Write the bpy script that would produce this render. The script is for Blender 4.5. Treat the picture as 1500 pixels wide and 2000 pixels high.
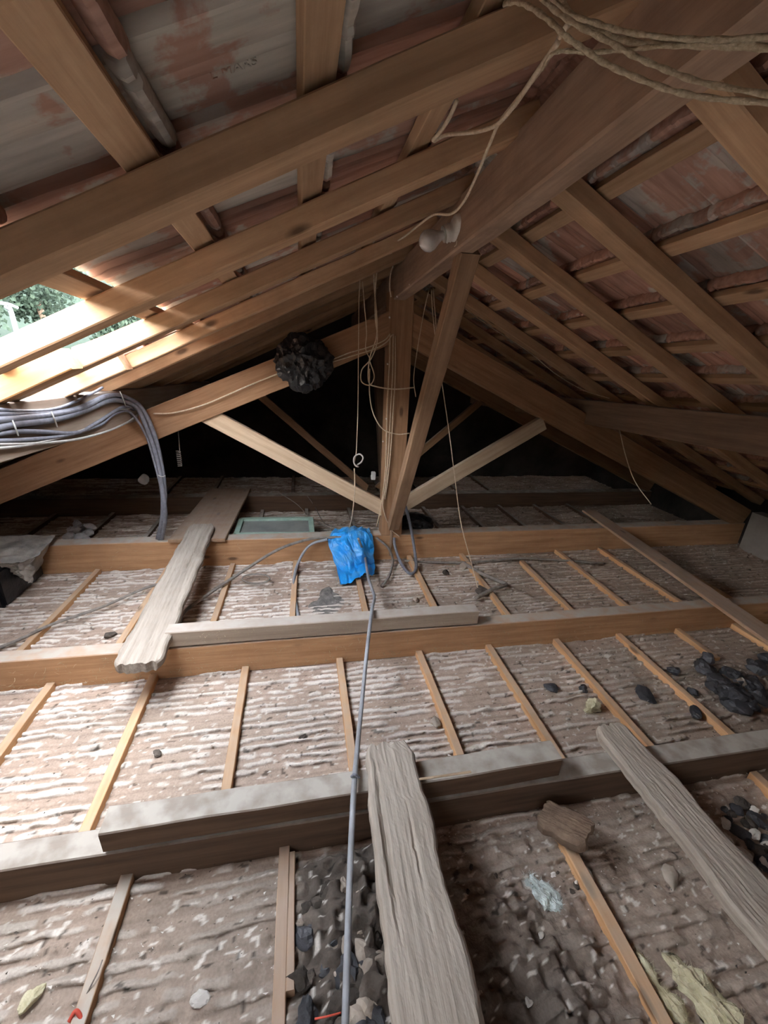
import bpy, bmesh, math, random
import numpy as np
from mathutils import Vector, Matrix, noise

for o in list(bpy.data.objects): bpy.data.objects.remove(o)
S = bpy.context.scene
COL = S.collection
random.seed(7)

# ------------------------------------------------------------------ camera
H = 1.6
YAW, PIT, ROLL, FPX = math.radians(11.9), math.radians(20.6), math.radians(3.0), 815.0
def _basis():
    f = Vector((math.sin(YAW)*math.cos(PIT), math.cos(YAW)*math.cos(PIT), -math.sin(PIT)))
    r = Vector((math.cos(YAW), -math.sin(YAW), 0)); u = r.cross(f)
    c, s = math.cos(ROLL), math.sin(ROLL)
    return c*r+s*u, -s*r+c*u, f
CR, CU, CF = _basis()
cd = bpy.data.cameras.new('camera'); cam = bpy.data.objects.new('camera', cd); COL.objects.link(cam)
cam.matrix_world = Matrix(((CR.x, CU.x, -CF.x, 0), (CR.y, CU.y, -CF.y, 0), (CR.z, CU.z, -CF.z, H), (0, 0, 0, 1)))
cd.sensor_fit = 'HORIZONTAL'; cd.sensor_width = 36; cd.lens = 36*FPX/1500; cd.clip_start = 0.02; cd.clip_end = 300
S.camera = cam

# ------------------------------------------------------------------ daylight and exposure
SKY = 5.5
w = bpy.data.worlds.new('sky'); S.world = w; w.use_nodes = True
nt = w.node_tree; nt.nodes.clear()
bg = nt.nodes.new('ShaderNodeBackground'); wo = nt.nodes.new('ShaderNodeOutputWorld')
bg.inputs[0].default_value = (0.90, 0.95, 1.0, 1); bg.inputs[1].default_value = SKY
tcw = nt.nodes.new('ShaderNodeTexCoord'); sxw = nt.nodes.new('ShaderNodeSeparateXYZ'); rw = nt.nodes.new('ShaderNodeValToRGB')
nt.links.new(tcw.outputs['Generated'], sxw.inputs[0]); nt.links.new(sxw.outputs[2], rw.inputs[0]); nt.links.new(rw.outputs[0], bg.inputs[0])
rw.color_ramp.elements[0].position = 0.0; rw.color_ramp.elements[0].color = (1.0, .99, .96, 1)
rw.color_ramp.elements[1].position = .7; rw.color_ramp.elements[1].color = (.50, .54, .60, 1)
nt.links.new(bg.outputs[0], wo.inputs[0])
w.cycles.sampling_method = 'AUTOMATIC'
sd = bpy.data.lights.new('sun', 'SUN'); sd.energy = 0.6; sd.angle = math.radians(35); sd.color = (1, .97, .93)
sun = bpy.data.objects.new('sun', sd); COL.objects.link(sun)
sun.rotation_euler = Vector((0.05, 0.1, 0.95)).to_track_quat('Z', 'Y').to_euler()
S.view_settings.view_transform = 'Standard'; S.view_settings.look = 'None'
S.view_settings.gamma = 1; S.view_settings.use_curve_mapping = False
S.view_settings.exposure = 3.3
S.cycles.max_bounces = 10; S.cycles.diffuse_bounces = 8; S.cycles.glossy_bounces = 2
S.cycles.sample_clamp_indirect = 8

# ------------------------------------------------------------------ helpers
def at(px, py, ax, val):
    "the point of the place seen at a pixel, on the plane axis = val"
    d = CF*FPX + CR*(px-750) - CU*(py-1000)
    o = (0, 0, H)[ax]
    t = (val-o)/d[ax]
    return Vector((0, 0, H)) + d*t
def dist(px, py, k):
    d = (CF*FPX + CR*(px-750) - CU*(py-1000)).normalized()
    return Vector((0, 0, H)) + d*k

def tag(o, label=None, cat=None, group=None, kind=None):
    if label: o['label'] = label
    if cat: o['category'] = cat
    if group: o['group'] = group
    if kind: o['kind'] = kind
    return o
def empty(name, loc, label, cat, group=None):
    o = bpy.data.objects.new(name, None); COL.objects.link(o); o.location = loc; o.empty_display_size = .1
    return tag(o, label, cat, group)
def mesh_obj(name, verts, faces, mat, parent=None, M=None, smooth=False):
    me = bpy.data.meshes.new(name); me.from_pydata([tuple(v) for v in verts], [], faces); me.validate(); me.update()
    if mat: me.materials.append(mat)
    if smooth: me.shade_smooth()
    o = bpy.data.objects.new(name, me); COL.objects.link(o)
    if M is not None: o.matrix_world = M
    if parent:
        o.parent = parent
        o.matrix_parent_inverse = Matrix.Translation(-Vector(parent.location))
    return o

# ------------------------------------------------------------------ materials
def newmat(name):
    m = bpy.data.materials.new(name); m.use_nodes = True
    n = m.node_tree; b = n.nodes['Principled BSDF']; b.inputs['Roughness'].default_value = .85
    b.inputs['Specular IOR Level'].default_value = .25
    return m, n, b
def ramp(n, stops):
    r = n.nodes.new('ShaderNodeValToRGB'); e = r.color_ramp.elements
    while len(e) < len(stops): e.new(.5)
    for i, (p, c) in enumerate(stops):
        e[i].position = p; e[i].color = (*c, 1) if len(c) == 3 else c
    return r
def mixc(n, mode='MIX', fac=None):
    m = n.nodes.new('ShaderNodeMix'); m.data_type = 'RGBA'; m.blend_type = mode
    if fac is not None: m.inputs[0].default_value = fac
    return m
def wood(name, dark, light, dust=(.42, .40, .37), dust_amt=.8, blot=.5, grain=1.0, bump=.25, blotc=(.10, .07, .05), knots=True, rough=.85):
    m, n, b = newmat(name); L = n.links.new
    tc = n.nodes.new('ShaderNodeTexCoord'); oi = n.nodes.new('ShaderNodeObjectInfo')
    off = n.nodes.new('ShaderNodeVectorMath'); off.operation = 'SCALE'; off.inputs[3].default_value = 9
    cb = n.nodes.new('ShaderNodeCombineXYZ')
    for i in range(3): L(oi.outputs['Random'], cb.inputs[i])
    L(cb.outputs[0], off.inputs[0])
    ad = n.nodes.new('ShaderNodeVectorMath'); L(tc.outputs['Object'], ad.inputs[0]); L(off.outputs[0], ad.inputs[1])
    mp = n.nodes.new('ShaderNodeMapping'); mp.inputs['Scale'].default_value = (2.2, 38*grain, 38*grain); L(ad.outputs[0], mp.inputs[0])
    g = n.nodes.new('ShaderNodeTexNoise'); g.inputs['Scale'].default_value = 1; g.inputs['Detail'].default_value = 5; g.inputs['Roughness'].default_value = .65
    L(mp.outputs[0], g.inputs['Vector'])
    r1 = ramp(n, [(.3, dark), (.72, light)]); L(g.outputs['Fac'], r1.inputs[0])
    # large stains
    st = n.nodes.new('ShaderNodeTexNoise'); st.inputs['Scale'].default_value = 3.5; st.inputs['Detail'].default_value = 6; st.inputs['Roughness'].default_value = .7
    L(ad.outputs[0], st.inputs['Vector'])
    r2 = ramp(n, [(.45, (0, 0, 0)), (.75, (1, 1, 1))]); L(st.outputs['Fac'], r2.inputs[0])
    mu = n.nodes.new('ShaderNodeMath'); mu.operation = 'MULTIPLY'; mu.inputs[1].default_value = blot; L(r2.outputs[0], mu.inputs[0])
    m1 = mixc(n); L(mu.outputs[0], m1.inputs[0]); L(r1.outputs[0], m1.inputs[6]); m1.inputs[7].default_value = (*blotc, 1)
    cur = m1.outputs[2]
    if knots:
        mk = n.nodes.new('ShaderNodeMapping'); mk.inputs['Scale'].default_value = (2.6, 7, 7); L(ad.outputs[0], mk.inputs[0])
        v = n.nodes.new('ShaderNodeTexVoronoi'); v.inputs['Scale'].default_value = 1.0; L(mk.outputs[0], v.inputs['Vector'])
        rk = ramp(n, [(.06, (.8, .8, .8)), (.13, (0, 0, 0))]); L(v.outputs['Distance'], rk.inputs[0])
        m2 = mixc(n); L(rk.outputs[0], m2.inputs[0]); L(cur, m2.inputs[6]); m2.inputs[7].default_value = (.07, .04, .025, 1); cur = m2.outputs[2]
    # each timber a little lighter or darker
    hv = n.nodes.new('ShaderNodeHueSaturation'); L(cur, hv.inputs['Color'])
    mr = n.nodes.new('ShaderNodeMapRange'); mr.inputs[3].default_value = .82; mr.inputs[4].default_value = 1.2; L(oi.outputs['Random'], mr.inputs[0]); L(mr.outputs[0], hv.inputs['Value'])
    cur = hv.outputs[0]
    # dust lying on faces that look up
    ge = n.nodes.new('ShaderNodeNewGeometry'); sx = n.nodes.new('ShaderNodeSeparateXYZ'); L(ge.outputs['Normal'], sx.inputs[0])
    rd = ramp(n, [(.55, (0, 0, 0)), (.95, (dust_amt,)*3)]); L(sx.outputs[2], rd.inputs[0])
    dn = n.nodes.new('ShaderNodeTexNoise'); dn.inputs['Scale'].default_value = 14; dn.inputs['Detail'].default_value = 6; L(ad.outputs[0], dn.inputs['Vector'])
    r3 = ramp(n, [(.35, (.55,)*3), (.6, (1, 1, 1))]); L(dn.outputs['Fac'], r3.inputs[0])
    mm = n.nodes.new('ShaderNodeMath'); mm.operation = 'MULTIPLY'; L(rd.outputs[0], mm.inputs[0]); L(r3.outputs[0], mm.inputs[1])
    m3 = mixc(n); L(mm.outputs[0], m3.inputs[0]); L(cur, m3.inputs[6]); m3.inputs[7].default_value = (*dust, 1)
    L(m3.outputs[2], b.inputs['Base Color'])
    bp = n.nodes.new('ShaderNodeBump'); bp.inputs['Strength'].default_value = bump; bp.inputs['Distance'].default_value = .004
    L(g.outputs['Fac'], bp.inputs['Height']); L(bp.outputs[0], b.inputs['Normal'])
    b.inputs['Roughness'].default_value = rough
    return m
def noisy(name, stops, scale=8, detail=6, bump=.3, rough=.9, coord='Object', dist_=.01, spec=.2, rnd=0.0, metal=0):
    m, n, b = newmat(name); L = n.links.new
    tc = n.nodes.new('ShaderNodeTexCoord')
    t = n.nodes.new('ShaderNodeTexNoise'); t.inputs['Scale'].default_value = scale; t.inputs['Detail'].default_value = detail; t.inputs['Roughness'].default_value = .65
    L(tc.outputs[coord], t.inputs['Vector'])
    r = ramp(n, stops); L(t.outputs['Fac'], r.inputs[0])
    c = r.outputs[0]
    if rnd:
        oi = n.nodes.new('ShaderNodeObjectInfo'); hv = n.nodes.new('ShaderNodeHueSaturation'); L(c, hv.inputs['Color'])
        mr = n.nodes.new('ShaderNodeMapRange'); mr.inputs[3].default_value = 1-rnd; mr.inputs[4].default_value = 1+rnd; L(oi.outputs['Random'], mr.inputs[0]); L(mr.outputs[0], hv.inputs['Value']); c = hv.outputs[0]
    L(c, b.inputs['Base Color'])
    bp = n.nodes.new('ShaderNodeBump'); bp.inputs['Strength'].default_value = bump; bp.inputs['Distance'].default_value = dist_
    L(t.outputs['Fac'], bp.inputs['Height']); L(bp.outputs[0], b.inputs['Normal'])
    b.inputs['Roughness'].default_value = rough; b.inputs['Specular IOR Level'].default_value = spec; b.inputs['Metallic'].default_value = metal
    return m
M = {}
M['rafter'] = wood('rafter_pine', (.38, .235, .135), (.58, .375, .225), dust=(.36, .30, .25), blot=.35, blotc=(.17, .085, .035))
M['batten'] = wood('batten_pine', (.38, .235, .135), (.59, .39, .24), dust=(.40, .34, .28), blot=.3, blotc=(.20, .10, .05))
M['joist'] = wood('joist_pine', (.30, .155, .075), (.45, .265, .145), dust=(.42, .385, .34), blot=.45, blotc=(.22, .12, .07), dust_amt=.95)
M['joist_shaded'] = wood('joist_shaded', (.065, .038, .024), (.13, .08, .05), dust=(.40, .37, .33), blot=.5, blotc=(.09, .06, .045), dust_amt=.95)  # joist pine darkened: shade on near beam and far timbers put into the colour
M['strip'] = wood('strip_pine', (.42, .22, .10), (.62, .38, .20), dust=(.46, .38, .30), blot=.3, blotc=(.25, .15, .09), dust_amt=.55)
M['ridge'] = wood('ridge_timber', (.24, .155, .105), (.42, .285, .20), dust=(.3, .27, .24), blot=.6, blotc=(.12, .09, .07), knots=False, grain=.8)
M['truss'] = wood('truss_timber', (.22, .12, .065), (.36, .215, .125), dust=(.40, .36, .32), blot=.4, blotc=(.16, .09, .05))
M['strut'] = wood('strut_pine', (.40, .29, .19), (.58, .45, .32), dust=(.5, .46, .40), blot=.25, blotc=(.25, .17, .11), dust_amt=.4)
M['brace'] = wood('brace_wood', (.25, .145, .085), (.42, .27, .17), blot=.5, blotc=(.13, .08, .05), dust_amt=.3)
M['purlin'] = wood('purlin_wood', (.24, .18, .135), (.37, .295, .23), dust=(.42, .385, .35), blot=.2, blotc=(.2, .15, .11), knots=False)
M['purlin_dark'] = wood('purlin_dark', (.20, .13, .09), (.33, .23, .16), blot=.3, blotc=(.12, .08, .06), knots=False)
M['board'] = wood('board_wood', (.30, .18, .11), (.42, .28, .18), dust=(.36, .30, .26), blot=.4, blotc=(.2, .13, .09), dust_amt=.55)
M['weathered'] = wood('weathered_wood', (.17, .14, .115), (.40, .345, .29), dust=(.40, .365, .325), blot=.45, blotc=(.24, .19, .15), grain=1.3, bump=.9, knots=False, dust_amt=.35)
M['new_pine'] = wood('new_pine', (.26, .13, .05), (.36, .20, .09), dust=(.36, .24, .13), blot=.12, blotc=(.4, .22, .1), dust_amt=.1)

def tile_mat(name, lime, red_a, red_b, limec=(.50, .45, .39), sootv=.6):
    m, n, b = newmat(name); L = n.links.new
    tc = n.nodes.new('ShaderNodeTexCoord'); oi = n.nodes.new('ShaderNodeObjectInfo')
    cb = n.nodes.new('ShaderNodeCombineXYZ')
    for i in range(3): L(oi.outputs['Random'], cb.inputs[i])
    off = n.nodes.new('ShaderNodeVectorMath'); off.operation = 'SCALE'; off.inputs[3].default_value = 23; L(cb.outputs[0], off.inputs[0])
    ad = n.nodes.new('ShaderNodeVectorMath'); L(tc.outputs['Object'], ad.inputs[0]); L(off.outputs[0], ad.inputs[1])
    a = n.nodes.new('ShaderNodeTexNoise'); a.inputs['Scale'].default_value = 7; a.inputs['Detail'].default_value = 6; a.inputs['Roughness'].default_value = .6; L(ad.outputs[0], a.inputs['Vector'])
    mp = n.nodes.new('ShaderNodeMapping'); mp.inputs['Scale'].default_value = (6, 60, 60); L(ad.outputs[0], mp.inputs[0])
    g = n.nodes.new('ShaderNodeTexNoise'); g.inputs['Detail'].default_value = 4; g.inputs['Scale'].default_value = 1; L(mp.outputs[0], g.inputs['Vector'])
    r = ramp(n, [(.3, red_a), (.7, red_b)]); L(g.outputs['Fac'], r.inputs[0])
    rl = ramp(n, [(lime, (0, 0, 0)), (lime+.06, (1, 1, 1))]); L(a.outputs['Fac'], rl.inputs[0])
    g2 = mixc(n); L(rl.outputs[0], g2.inputs[0]); L(r.outputs[0], g2.inputs[6])
    lr = ramp(n, [(.3, tuple(c*.72 for c in limec)), (.7, limec)]); L(g.outputs['Fac'], lr.inputs[0]); L(lr.outputs[0], g2.inputs[7])
    soot = n.nodes.new('ShaderNodeTexNoise'); soot.inputs['Scale'].default_value = 3; soot.inputs['Detail'].default_value = 5; L(ad.outputs[0], soot.inputs['Vector'])
    rs = ramp(n, [(.5, (0, 0, 0)), (.8, (sootv,)*3)]); L(soot.outputs['Fac'], rs.inputs[0])
    g3 = mixc(n); L(rs.outputs[0], g3.inputs[0]); L(g2.outputs[2], g3.inputs[6]); g3.inputs[7].default_value = (.10, .07, .055, 1)
    hv = n.nodes.new('ShaderNodeHueSaturation'); L(g3.outputs[2], hv.inputs['Color'])
    mr = n.nodes.new('ShaderNodeMapRange'); mr.inputs[3].default_value = .75; mr.inputs[4].default_value = 1.2; L(oi.outputs['Random'], mr.inputs[0]); L(mr.outputs[0], hv.inputs['Value'])
    L(hv.outputs[0], b.inputs['Base Color'])
    bp = n.nodes.new('ShaderNodeBump'); bp.inputs['Strength'].default_value = .5; bp.inputs['Distance'].default_value = .004
    L(a.outputs['Fac'], bp.inputs['Height']); L(bp.outputs[0], b.inputs['Normal'])
    return m
M['tile_red'] = tile_mat('clay_red', .60, (.36, .185, .135), (.52, .30, .225), (.56, .50, .43))
M['tile_mix'] = tile_mat('clay_limed', .50, (.33, .19, .145), (.47, .29, .225), (.48, .42, .37))
M['tile_lime'] = tile_mat('clay_whitened', .40, (.42, .25, .19), (.54, .34, .26), (.62, .56, .49))
M['tile_white'] = tile_mat('clay_white', .44, (.50, .29, .22), (.60, .37, .29), (.72, .66, .57), .15)
M['tile_new'] = tile_mat('clay_new', .95, (.62, .17, .07), (.75, .24, .10))
M['cable_grey'] = noisy('cable_grey', [(.3, (.13, .135, .16)), (.7, (.22, .23, .27))], 30, 3, .1, .5, spec=.4)
M['cable_dusty'] = noisy('cable_dusty', [(.3, (.16, .145, .13)), (.7, (.30, .27, .24))], 25, 4, .2, .8)
M['cable_white'] = noisy('cable_white', [(.3, (.34, .33, .31)), (.7, (.46, .45, .43))], 30, 3, .1, .6)
M['conduit'] = noisy('conduit_grey', [(.3, (.21, .215, .23)), (.7, (.33, .34, .36))], 12, 4, .1, .5, spec=.4)
M['cord'] = noisy('cord_cloth', [(.3, (.48, .38, .26)), (.7, (.68, .56, .42))], 90, 3, .5, .95, dist_=.002)
M['rope'] = noisy('rope_fibre', [(.3, (.33, .26, .17)), (.7, (.60, .50, .35))], 160, 4, 1, 1, dist_=.003)
M['black_plastic'] = noisy('black_plastic', [(.3, (.003, .003, .004)), (.7, (.008, .008, .010))], 9, 4, .6, .33, spec=.5)
M['blue_plastic'] = noisy('blue_plastic', [(.45, (.015, .30, .78)), (.62, (.10, .36, .72)), (.72, (.28, .30, .31))], 7, 6, .4, .38, spec=.5)
M['grey_sheet'] = noisy('sheet_dusty', [(.35, (.16, .155, .15)), (.6, (.38, .355, .32))], 5, 6, .5, .7)
M['polystyrene'] = noisy('polystyrene', [(.3, (.45, .47, .50)), (.7, (.62, .63, .65))], 20, 4, .3, .9)
M['green_frame'] = noisy('green_paint', [(.3, (.28, .40, .33)), (.7, (.38, .52, .44))], 12, 4, .2, .7)
M['glass_dusty'] = noisy('dusty_pane', [(.3, (.22, .24, .23)), (.7, (.32, .33, .31))], 6, 4, .1, .35, spec=.5)
M['porcelain'] = noisy('porcelain', [(.35, (.55, .52, .46)), (.7, (.78, .75, .70))], 20, 4, .1, .4, spec=.5)
M['bulb_glass'] = noisy('dusty_bulb', [(.35, (.45, .42, .38)), (.7, (.66, .63, .60))], 14, 4, .05, .25, spec=.6)
M['slag'] = noisy('slag', [(.3, (.018, .019, .022)), (.7, (.06, .06, .068))], 14, 6, .8, .55, spec=.5, rnd=.3)
M['clod'] = noisy('dirt_clod', [(.3, (.045, .038, .032)), (.7, (.12, .10, .085))], 18, 6, .9, .95, rnd=.4)
M['stone'] = noisy('stone', [(.3, (.26, .21, .17)), (.7, (.44, .38, .32))], 12, 6, .7, .9, rnd=.2)
M['plaster_bit'] = noisy('plaster_bit', [(.3, (.48, .45, .41)), (.7, (.66, .63, .58))], 12, 6, .6, .9, rnd=.15)
M['insulation'] = noisy('yellow_wool', [(.3, (.40, .36, .22)), (.7, (.62, .58, .42))], 25, 6, .9, 1)
M['fluff'] = noisy('pale_fluff', [(.3, (.36, .40, .38)), (.7, (.58, .64, .62))], 30, 6, .9, 1)
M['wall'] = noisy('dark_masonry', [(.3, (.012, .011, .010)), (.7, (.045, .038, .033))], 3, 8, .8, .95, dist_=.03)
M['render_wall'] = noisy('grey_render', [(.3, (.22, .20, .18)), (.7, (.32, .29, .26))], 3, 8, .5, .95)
M['leaf'] = noisy('foliage', [(.3, (.007, .013, .008)), (.5, (.013, .023, .014)), (.75, (.03, .042, .028))], 1.6, 8, 1, .9, dist_=.2)
M['hill'] = noisy('hill_green', [(.3, (.008, .014, .009)), (.7, (.017, .028, .018))], .5, 8, .5, 1)
M['rubble'] = noisy('rubble_ground', [(.3, (.03, .028, .025)), (.7, (.08, .075, .066))], 2, 8, .5, 1)
M['white_metal'] = noisy('white_paint', [(.3, (.05, .055, .06)), (.7, (.07, .075, .08))], 5, 3, .05, .6)
M['red_plastic'] = noisy('red_plastic', [(.3, (.45, .06, .04)), (.7, (.6, .12, .08))], 12, 3, .1, .5)
M['box_grey'] = noisy('box_grey', [(.3, (.38, .38, .37)), (.7, (.50, .50, .49))], 12, 3, .1, .6)
M['bark'] = noisy('bark', [(.3, (.09, .06, .045)), (.7, (.22, .155, .11))], 16, 6, 1, .95)
M['straw'] = noisy('straw', [(.3, (.28, .22, .13)), (.7, (.48, .40, .26))], 30, 3, .3, 1)

# ------------------------------------------------------------------ shape builders
def frame(a, b, up=(0, 0, 1)):
    a, b, up = Vector(a), Vector(b), Vector(up)
    x = (b-a).normalized(); z = (up - x*up.dot(x)).normalized(); y = z.cross(x)
    return Matrix(((x.x, y.x, z.x, a.x), (x.y, y.y, z.y, a.y), (x.z, y.z, z.z, a.z), (0, 0, 0, 1))), (b-a).length
_seed = [0]
def timber(name, a, b, wd, ht, mat, label=None, cat=None, group=None, parent=None, up=(0, 0, 1), rough=.0015, ch=.004, seg=None, bow=0, slant0=0, slant1=0):
    "a sawn timber: chamfered section, slightly uneven faces; a and b are the ends of its centre line"
    _seed[0] += 1; sd_ = _seed[0]*7.31
    Mx, L = frame(a, b, up); n = seg or max(6, int(L/.07)); c = ch
    sec = []
    hw, hh = wd/2, ht/2
    K = 3
    pts = [(-hw+c, -hh), (hw-c, -hh), (hw, -hh+c), (hw, hh-c), (hw-c, hh), (-hw+c, hh), (-hw, hh-c), (-hw, -hh+c)]
    vs, fs = [], []
    for i in range(n+1):
        t = i/n
        for (y, z) in pts:
            x = L*t
            x += (slant0*(1-t) + slant1*t)*z
            q = Vector((x*5+sd_, y*30, z*30))
            d = noise.noise_vector(q)*rough + noise.noise_vector(Vector((x*1.2+sd_, 3, 7)))*rough*2
            vs.append((x, y+d.y, z+d.z + bow*math.sin(math.pi*t)))
    P = len(pts)
    for i in range(n):
        for k in range(P):
            k2 = (k+1) % P
            fs.append((i*P+k, (i+1)*P+k, (i+1)*P+k2, i*P+k2))
    fs.append(tuple(range(P))); fs.append(tuple(reversed(range(n*P, n*P+P))))
    o = mesh_obj(name, vs, fs, mat, parent, Mx)
    return tag(o, label, cat, group)
def plank(name, a, b, wd, th, mat, label, cat, up=(0, 0, 1), edge=.014, w1=None, seed=1, group=None):
    "an old rough plank: wandering waney edges, furrowed face, rounded broken ends"
    Mx, L = frame(a, b, up); n = max(50, int(L/.012)); m = 26
    w1 = w1 or wd
    vs, fs = [], []
    def ring(i):
        t = i/n; x = L*t; W = wd*(1-t)+w1*t
        el = noise.noise(Vector((x*6, seed, 0)))*edge + noise.noise(Vector((x*30, seed, 5)))*edge*.35
        er = noise.noise(Vector((x*6, seed+9, 0)))*edge + noise.noise(Vector((x*30, seed+9, 5)))*edge*.35
        e = min(t, 1-t)*L
        rnd = 1 - .22*max(0, 1-e/.05)**2
        y0, y1 = (-W/2+el)*rnd, (W/2+er)*rnd
        out = []
        for s in (1, -1):
            for k in range(m+1):
                u = k/m if s == 1 else 1-k/m
                y = y0+(y1-y0)*u
                r = min(u, 1-u); edgez = th/2*(1 - .5*max(0, 1-r/.08)**2)
                gr = noise.noise(Vector((x*5, y*90, seed*3)))*.0016 + noise.noise(Vector((x*22, y*160, seed*5)))*.0022 + noise.noise(Vector((x*7, y*12, seed)))*.0025
                cr = noise.noise(Vector((x*1.6, y*45, seed+20)))
                if cr > .45: gr -= (cr-.45)*.03
                z = s*edgez + (gr if s == 1 else 0)
                jx = noise.noise(Vector((y*40, seed, z*5)))*.02*(1 if e < .02 else 0)
                out.append((x+jx, y, z))
        return out
    R = 2*(m+1)
    for i in range(n+1): vs += ring(i)
    for i in range(n):
        for k in range(R):
            k2 = (k+1) % R
            fs.append((i*R+k, (i+1)*R+k, (i+1)*R+k2, i*R+k2))
    for k in range(m):
        fs.append((k+1, k, R-1-k, R-2-k)); q = n*R; fs.append((q+k, q+k+1, q+R-2-k, q+R-1-k))
    o = mesh_obj(name, vs, fs, mat, None, Mx)
    bm = bmesh.new(); bm.from_mesh(o.data); bmesh.ops.recalc_face_normals(bm, faces=bm.faces); bm.to_mesh(o.data); bm.free()
    return tag(o, label, cat, group)
def spline(pts, sub=8):
    P = [Vector(p) for p in pts]
    if len(P) < 3: return [P[0].lerp(P[-1], i/sub) for i in range(sub+1)]
    Q = [P[0]*2-P[1]] + P + [P[-1]*2-P[-2]]
    out = []
    for i in range(1, len(Q)-2):
        for s in range(sub):
            t = s/sub
            a, b, c, d = Q[i-1], Q[i], Q[i+1], Q[i+2]
            out.append(.5*((2*b)+(c-a)*t+(2*a-5*b+4*c-d)*t*t+(3*b-a-3*c+d)*t**3))
    out.append(P[-1]); return out
def tube(name, pts, r, mat, label=None, cat=None, group=None, parent=None, sub=8, k=8, twist=0, wob=0):
    P = spline(pts, sub)
    vs, fs = [], []; nrm = None
    for i, p in enumerate(P):
        t = (P[min(i+1, len(P)-1)]-P[max(i-1, 0)]).normalized()
        if nrm is None: nrm = t.orthogonal().normalized()
        nrm = (nrm - t*nrm.dot(t)).normalized(); bn = t.cross(nrm)
        pw = p + (noise.noise_vector(p*9)*wob if wob else Vector())
        for j in range(k):
            a = 2*math.pi*j/k
            rr = r*(1+.18*math.sin(2*a+i*twist)) if twist else r
            vs.append(pw+nrm*math.cos(a)*rr+bn*math.sin(a)*rr)
    for i in range(len(P)-1):
        for j in range(k):
            j2 = (j+1) % k
            fs.append((i*k+j, i*k+j2, (i+1)*k+j2, (i+1)*k+j))
    fs.append(tuple(reversed(range(k)))); fs.append(tuple(range(len(vs)-k, len(vs))))
    c = vs[0].copy()
    o = mesh_obj(name, [v-c for v in vs], fs, mat, None, Matrix.Translation(c), smooth=True)
    if parent: o.parent = parent; o.matrix_parent_inverse = Matrix.Translation(-Vector(parent.location))
    return tag(o, label, cat, group)
def rock(name, loc, size, mat, seed, label=None, cat='stone', group=None, sub=3, jag=.35, sq=(1, 1, .6), rot=None, parent=None, smooth=False):
    bm = bmesh.new(); bmesh.ops.create_icosphere(bm, subdivisions=sub, radius=1)
    for v in bm.verts:
        p = v.co.copy()
        d = noise.noise(p*1.1+Vector((seed*3.7, seed, 0)))*jag*1.3 + noise.noise(p*2.7+Vector((seed, 0, seed*2.1)))*jag*.6
        q = p*(1+d)
        # flat broken facets
        for f in range(4):
            nv = Vector((math.sin(seed*3.1+f*2.3), math.cos(seed*1.7+f*1.9), math.sin(seed*2.3+f*4.1))).normalized()
            e = q.dot(nv)-.72
            if e > 0: q -= nv*e*.9
        v.co = Vector((q.x*sq[0], q.y*sq[1], q.z*sq[2]))*size
    me = bpy.data.meshes.new(name); bm.to_mesh(me); bm.free(); me.materials.append(mat)
    if smooth: me.shade_smooth()
    o = bpy.data.objects.new(name, me); COL.objects.link(o)
    random.seed(seed*13)
    o.location = loc; o.rotation_euler = rot or (random.uniform(-.3, .3), random.uniform(-.3, .3), random.uniform(0, 6.28))
    if parent: o.parent = parent; o.matrix_parent_inverse = Matrix.Translation(-Vector(parent.location))
    return tag(o, label, cat if label else None, group)
def box(name, c, sx, sy, sz, mat, parent=None, bev=.002, rotz=0, label=None, cat=None):
    bm = bmesh.new(); bmesh.ops.create_cube(bm, size=1)
    for v in bm.verts: v.co = Vector((v.co.x*sx, v.co.y*sy, v.co.z*sz))
    bmesh.ops.bevel(bm, geom=bm.edges[:], offset=bev, segments=2, affect='EDGES')
    me = bpy.data.meshes.new(name); bm.to_mesh(me); bm.free(); me.materials.append(mat)
    o = bpy.data.objects.new(name, me); COL.objects.link(o); o.location = c; o.rotation_euler.z = rotz
    if parent: o.parent = parent; o.matrix_parent_inverse = Matrix.Translation(-Vector(parent.location))
    return tag(o, label, cat)

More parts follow.
